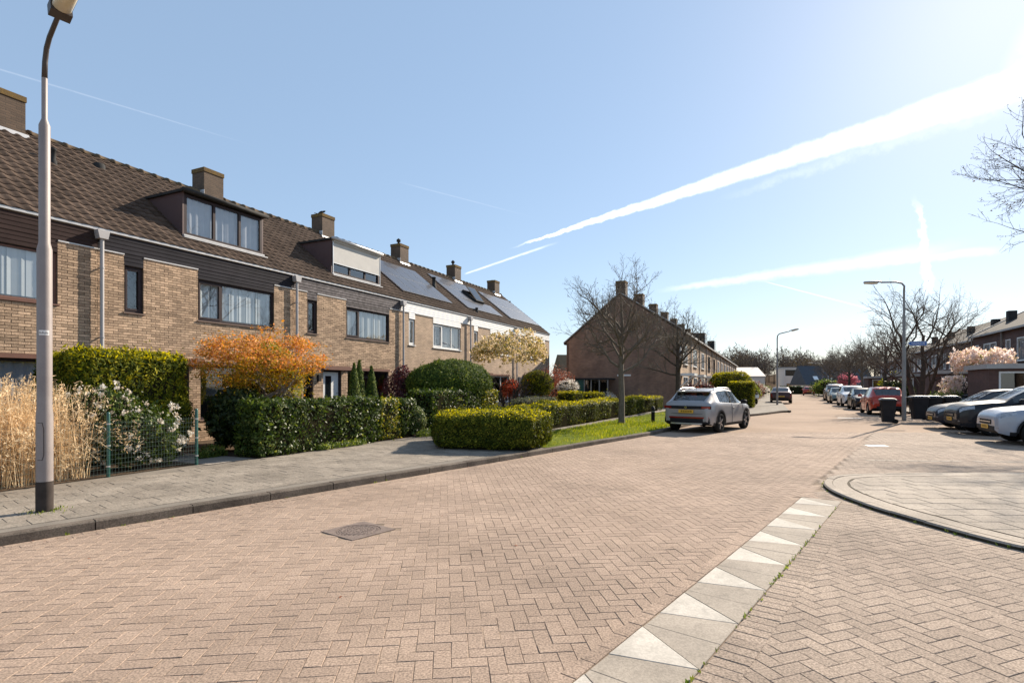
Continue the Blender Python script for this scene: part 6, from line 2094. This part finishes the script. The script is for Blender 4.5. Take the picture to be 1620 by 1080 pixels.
# -- magnolia of the left terrace
def magnolia(loc, rz, half, zc, m, label, seed, trunk=1.5, n=900, petal=.12, leafy=None):
    t = empty('magnolia_tree', loc, rz, label, 'tree', 'flowering magnolias')
    Tq = Tree(seed)
    for k in range(6):
        az_ = 2 * math.pi * k * .382; o_ = R(28 + 12 * (k % 3))
        Tq.branch((.05 * math.cos(az_), .05 * math.sin(az_), -.05 if k < 3 else .3), (math.cos(az_) * math.sin(o_), math.sin(az_) * math.sin(o_), math.cos(o_)), trunk, .085, 0 if k < 3 else 1, 3, 4, .24, .06, 5, (25, 60), .66)
    a, b2 = Tq.meshes(M['bark_dark'], M['bark_dark'], 2, .008)
    link('trunk', a, t); o = link('branches', b2, t); o["kind"] = 'stuff'
    r = np.random.default_rng(seed)
    cP, cN = ell_points(n, half, seed + 1, .28, 2., .25, -.5)
    pts = np.concatenate([p + r.normal(0, petal * .28, (14, 3)) for p in cP]); pts[:, 2] += zc
    nn = np.concatenate([np.tile(q, (14, 1)) for q in cN])
    leaves('blossom', pts, nn, petal, .5, M[m], t, seed + 2, up=1.2, jit=.9)
    return t


magnolia(sw(22.8, 10.7, BASE), .4, (1.85, 1.6, .95), 3.0, 'lf_magnolia', 'cream flowering magnolia in front of the last white boarded houses', 90, 1.75, 900, .09)
mg = magnolia((25.75, 29.9, .09), .4, (1.75, 1.2, .95), 2.62, 'lf_pink', 'pale pink flowering magnolia between the sheds at right', 94, 1.6, 520, .15)
mg2 = magnolia((23.4, 28.9, .09), .9, (.62, .62, .85), 1.3, 'lf_pink', 'lower pink flowering branches spilling beside the nearest shed', 98, 1.0, 190, .13)
shrub((22.6, 28.4, .09), 0, (1.1, .6, .6), .65, 'lf_green', 'fresh green shrub below the pink magnolia', 3600, .09, .45, .2, 101, depth=.2, core=False)
shrub(sw(58.5, -10.4, .09), 0, (1.3, 1.1, .8), 1.7, 'lf_gold', 'yellow flowering shrub over the third brick shed', 3800, .12, .5, .3, 102, depth=.3, core=False)
shrub(sw(52.0, -9.2, .09), 0, (1.4, 1.2, 1.0), 1.0, 'lf_dark', 'dark green bush beside the third brick shed', 2800, .1, .5, .2, 103)
shrub(sw(83, -9.5, .09), 0, (1.25, 1.0, 1.0), 2.2, 'lf_bloom', 'pink blossoming tree far down the right side', 3000, .15, .6, .3, 104, depth=.3, core=False, cat='tree', name='blossom_tree')
shrub(sw(92, -8.2, .09), 0, (2.4, 1.6, 1.2), 1.2, 'lf_green', 'yellow green bush far behind the people carrier', 2200, .16, .5, .3, 105, depth=.2)
shrub(sw(99, -8.0, .09), 0, (1.8, 2.2, 1.4), 1.2, 'lf_dark', 'dark hedge mass by the distant street lamp', 2200, .16, .5, .2, 106)

# -- gardens before the second terrace
hedge(sw(41.7, 1.6, BASE), R(65), (2.7, 1.6, 1.75), 'lf_conifer', 'square clipped hedge block behind the grey crossover', 13000, .075, .4, .1, .04, 110, lit_top=2500)
hedge(sw(46.2, 2.6, BASE), R(65), (3.4, 3.0, 2.55), 'lf_conifer', 'taller round shouldered hedge behind the square block', 13000, .09, .4, .9, .08, 111, lit_top=2500)
shrub(sw(42.6, 4.4, BASE), 0, (1.3, 1.0, .8), .95, 'lf_plum', 'dark red shrub before the porches of the far terrace', 3500, .09, .5, .2, 112, depth=.2)
shrub(sw(40.2, 4.3, BASE), 0, (.8, .8, .55), .85, 'lf_red', 'red twigged shrub beside the first white porch', 1800, .09, .18, .2, 113, depth=.3, core=False, up=2.5)
shrub(sw(39.6, 3.2, BASE), 0, (1.2, .8, .4), .6, 'lf_green', 'yellow green low bush beyond the grey crossover', 2200, .09, .5, .2, 114, depth=.15)
for k, (s_, w_, hx, hz, m_, lb) in enumerate(((52, 1.7, 1.3, 1.0, 'lf_green', 'light green shrub beyond the tall hedge'), (56, 2.0, 1.2, 1.2, 'lf_gold', 'golden shrub beyond the scooter'), (60, 1.6, 1.3, 1.1, 'lf_rust', 'rust coloured shrub left of the maroon hatchback'), (66, 1.8, 1.6, .9, 'lf_dark', 'dark evergreen shrub beyond the rust coloured one'), (74, 1.4, 1.8, .9, 'lf_blossom', 'pale blossoming shrub far along the left pavement'), (84, 1.2, 2.0, .9, 'lf_green', 'small green shrub farthest along the left pavement'))):
    shrub(sw(s_, w_, BASE), 0, (hx, hx, hz), hz * .95, m_, lb, 2600, .1, .5, .15, 120 + k, depth=.15)
hedge((56, 104, 0), R(-10), (9, 1.2, 1.5), 'lf_dark', 'dark hedge crossing the far end of the street', 4000, .16, .5, .2, .1, 130)

# -- lawn grass, weeds, fallen leaves
r = np.random.default_rng(200)
LP = arr(lawn_pts); lo, hi = LP.min(0), LP.max(0)
n = 150000
P = np.c_[r.uniform(lo[0], hi[0], n), r.uniform(lo[1], hi[1], n)]
keepp = in_poly(P, lawn_pts) & (r.random(n) < np.clip(1.4 - P[:, 1] / 30., .25, 1))
P = np.c_[P[keepp], np.full(keepp.sum(), BASE + .004)]
V, F = quads(P, np.tile([.0, 0, 0.], (len(P), 1)) + r.normal(0, 1, (len(P), 3)) * [1, 1, .1], (.055 * (1 + .45 * wob(P, .9, 4)))[:, None].clip(.02, .11), .16, 201, up=2.2, jit=.25, shape='blade')
o = link('grass', mesh_np('grass', V, F, M['lf_grass'], False, r.random(len(F)))); tag(o, 'short sunlit lawn grass beside the kerb', 'grass', None, 'stuff')
# weeds along the kerbs and island
pts = []
for i in range(len(ep)):
    if ep[i, 1] > 2.5 and r.random() < .42: pts.append(np.c_[ep[i] + en[i] * .012 + r.normal(0, .012, (6, 2)), np.full(6, .0)])
for i in range(len(kp)):
    if 2.5 < kp[i, 1] < 14 and r.random() < .22: pts.append(np.c_[kp[i] - kn[i] * .012 + r.normal(0, .02, (7, 2)), np.full(7, .0)])
pts.append(np.c_[arr([-5.6, 6.55]) + r.normal(0, .11, (160, 2)), np.full(160, BASE)])
for e_ in np.arange(2.6, 8.6, .05):
    if r.random() < .35: pts.append(np.c_[arr(strip_pt(e_, STR + .004)) + r.normal(0, .006, (5, 2)), np.full(5, .0)])
pts = np.concatenate(pts)
V, F = quads(pts, r.normal(0, 1, (len(pts), 3)) * [1, 1, .2], .028, .4, 203, up=2.0, jit=.2)
o = link('weeds', mesh_np('weeds', V, F, M['lf_green'], False, r.random(len(F)))); tag(o, 'tiny weeds in the joints along kerbs and slabs', 'weeds', None, 'stuff')
pts = []
for i in range(len(kp)):
    if 2.5 < kp[i, 1] < 18:
        m_ = r.integers(0, 6)
        pts.append(np.c_[kp[i] - kn[i] * np.abs(r.normal(.03, .09, (m_, 1))) + r.normal(0, .05, (m_, 2)), np.full(m_, .006)])
pts.append(np.c_[r.uniform(-4, 7, 60), r.uniform(3, 12, 60), np.full(60, .006)])
pts = np.concatenate(pts)
V, F = quads(pts, np.tile([0, 0, 1.], (len(pts), 1)), .022, .6, 205, jit=.25)
V[:, 2] = np.maximum(V[:, 2], .004)
o = link('leaf_litter', mesh_np('leaf_litter', V, F, M['lf_rust'], False, r.random(len(F)))); tag(o, 'scattered dry leaf bits in the gutter', 'litter', None, 'stuff')

# -- wooded rise at the horizon: trunks and twig masses, a far wood that reads as one
r = np.random.default_rng(300)
tv = MB(); PP = []; NN = []
for k in range(460):
    y = r.uniform(172, 250); x = r.uniform(40, 330)
    h = r.uniform(8.5, 13.5) * (1 + .0 * k); g0 = (y - 172) * .045 + 2.0 * math.sin(x * .03) ** 2
    tv.tube([(x, y, g0 - 4), (x + r.normal(0, .5), y, g0 + h * .6)], [.25, .1], 4, False)
    m_ = 480
    q = r.normal(0, 1, (m_, 3)); q /= np.linalg.norm(q, axis=1)[:, None]; q *= r.uniform(.1, 1., (m_, 1)) ** .6
    PP.append(q * [3.0, 3.0, h * .42] + [x, y, g0 + h * .62]); NN.append(q)
PP = np.concatenate(PP); NN = np.concatenate(NN)
V, F = quads(PP, NN * 0 + r.normal(0, 1, NN.shape), 1.15, .12, 301, up=1.3)
wo = link('wood', mesh_np('wood', V, F, M['lf_wood'], False, r.random(len(F)))); tag(wo, 'bare brown wood on the rise behind the houses', 'wood', None, 'stuff')
wt = tv.build('wood_trunks', M['bark_dark'], wo); wt["kind"] = 'stuff'
sheet('hill', [(20, 168), (380, 168), (380, 320), (20, 320)], .0, M['ground'])
hm = bpy.data.objects['hill']
hv = [(20 + 12 * i, 168 + 12 * j, max(0, (12 * j) * .045 + (2.0 * math.sin((20 + 12 * i) * .03) ** 2) * min(1, j / 2.))) for j in range(12) for i in range(31)]
hme = bpy.data.meshes.new('hill'); hme.from_pydata(hv, [], [(j * 31 + i, j * 31 + i + 1, (j + 1) * 31 + i + 1, (j + 1) * 31 + i) for j in range(11) for i in range(30)]); hme.materials.append(M['soil'])
hm.data = hme
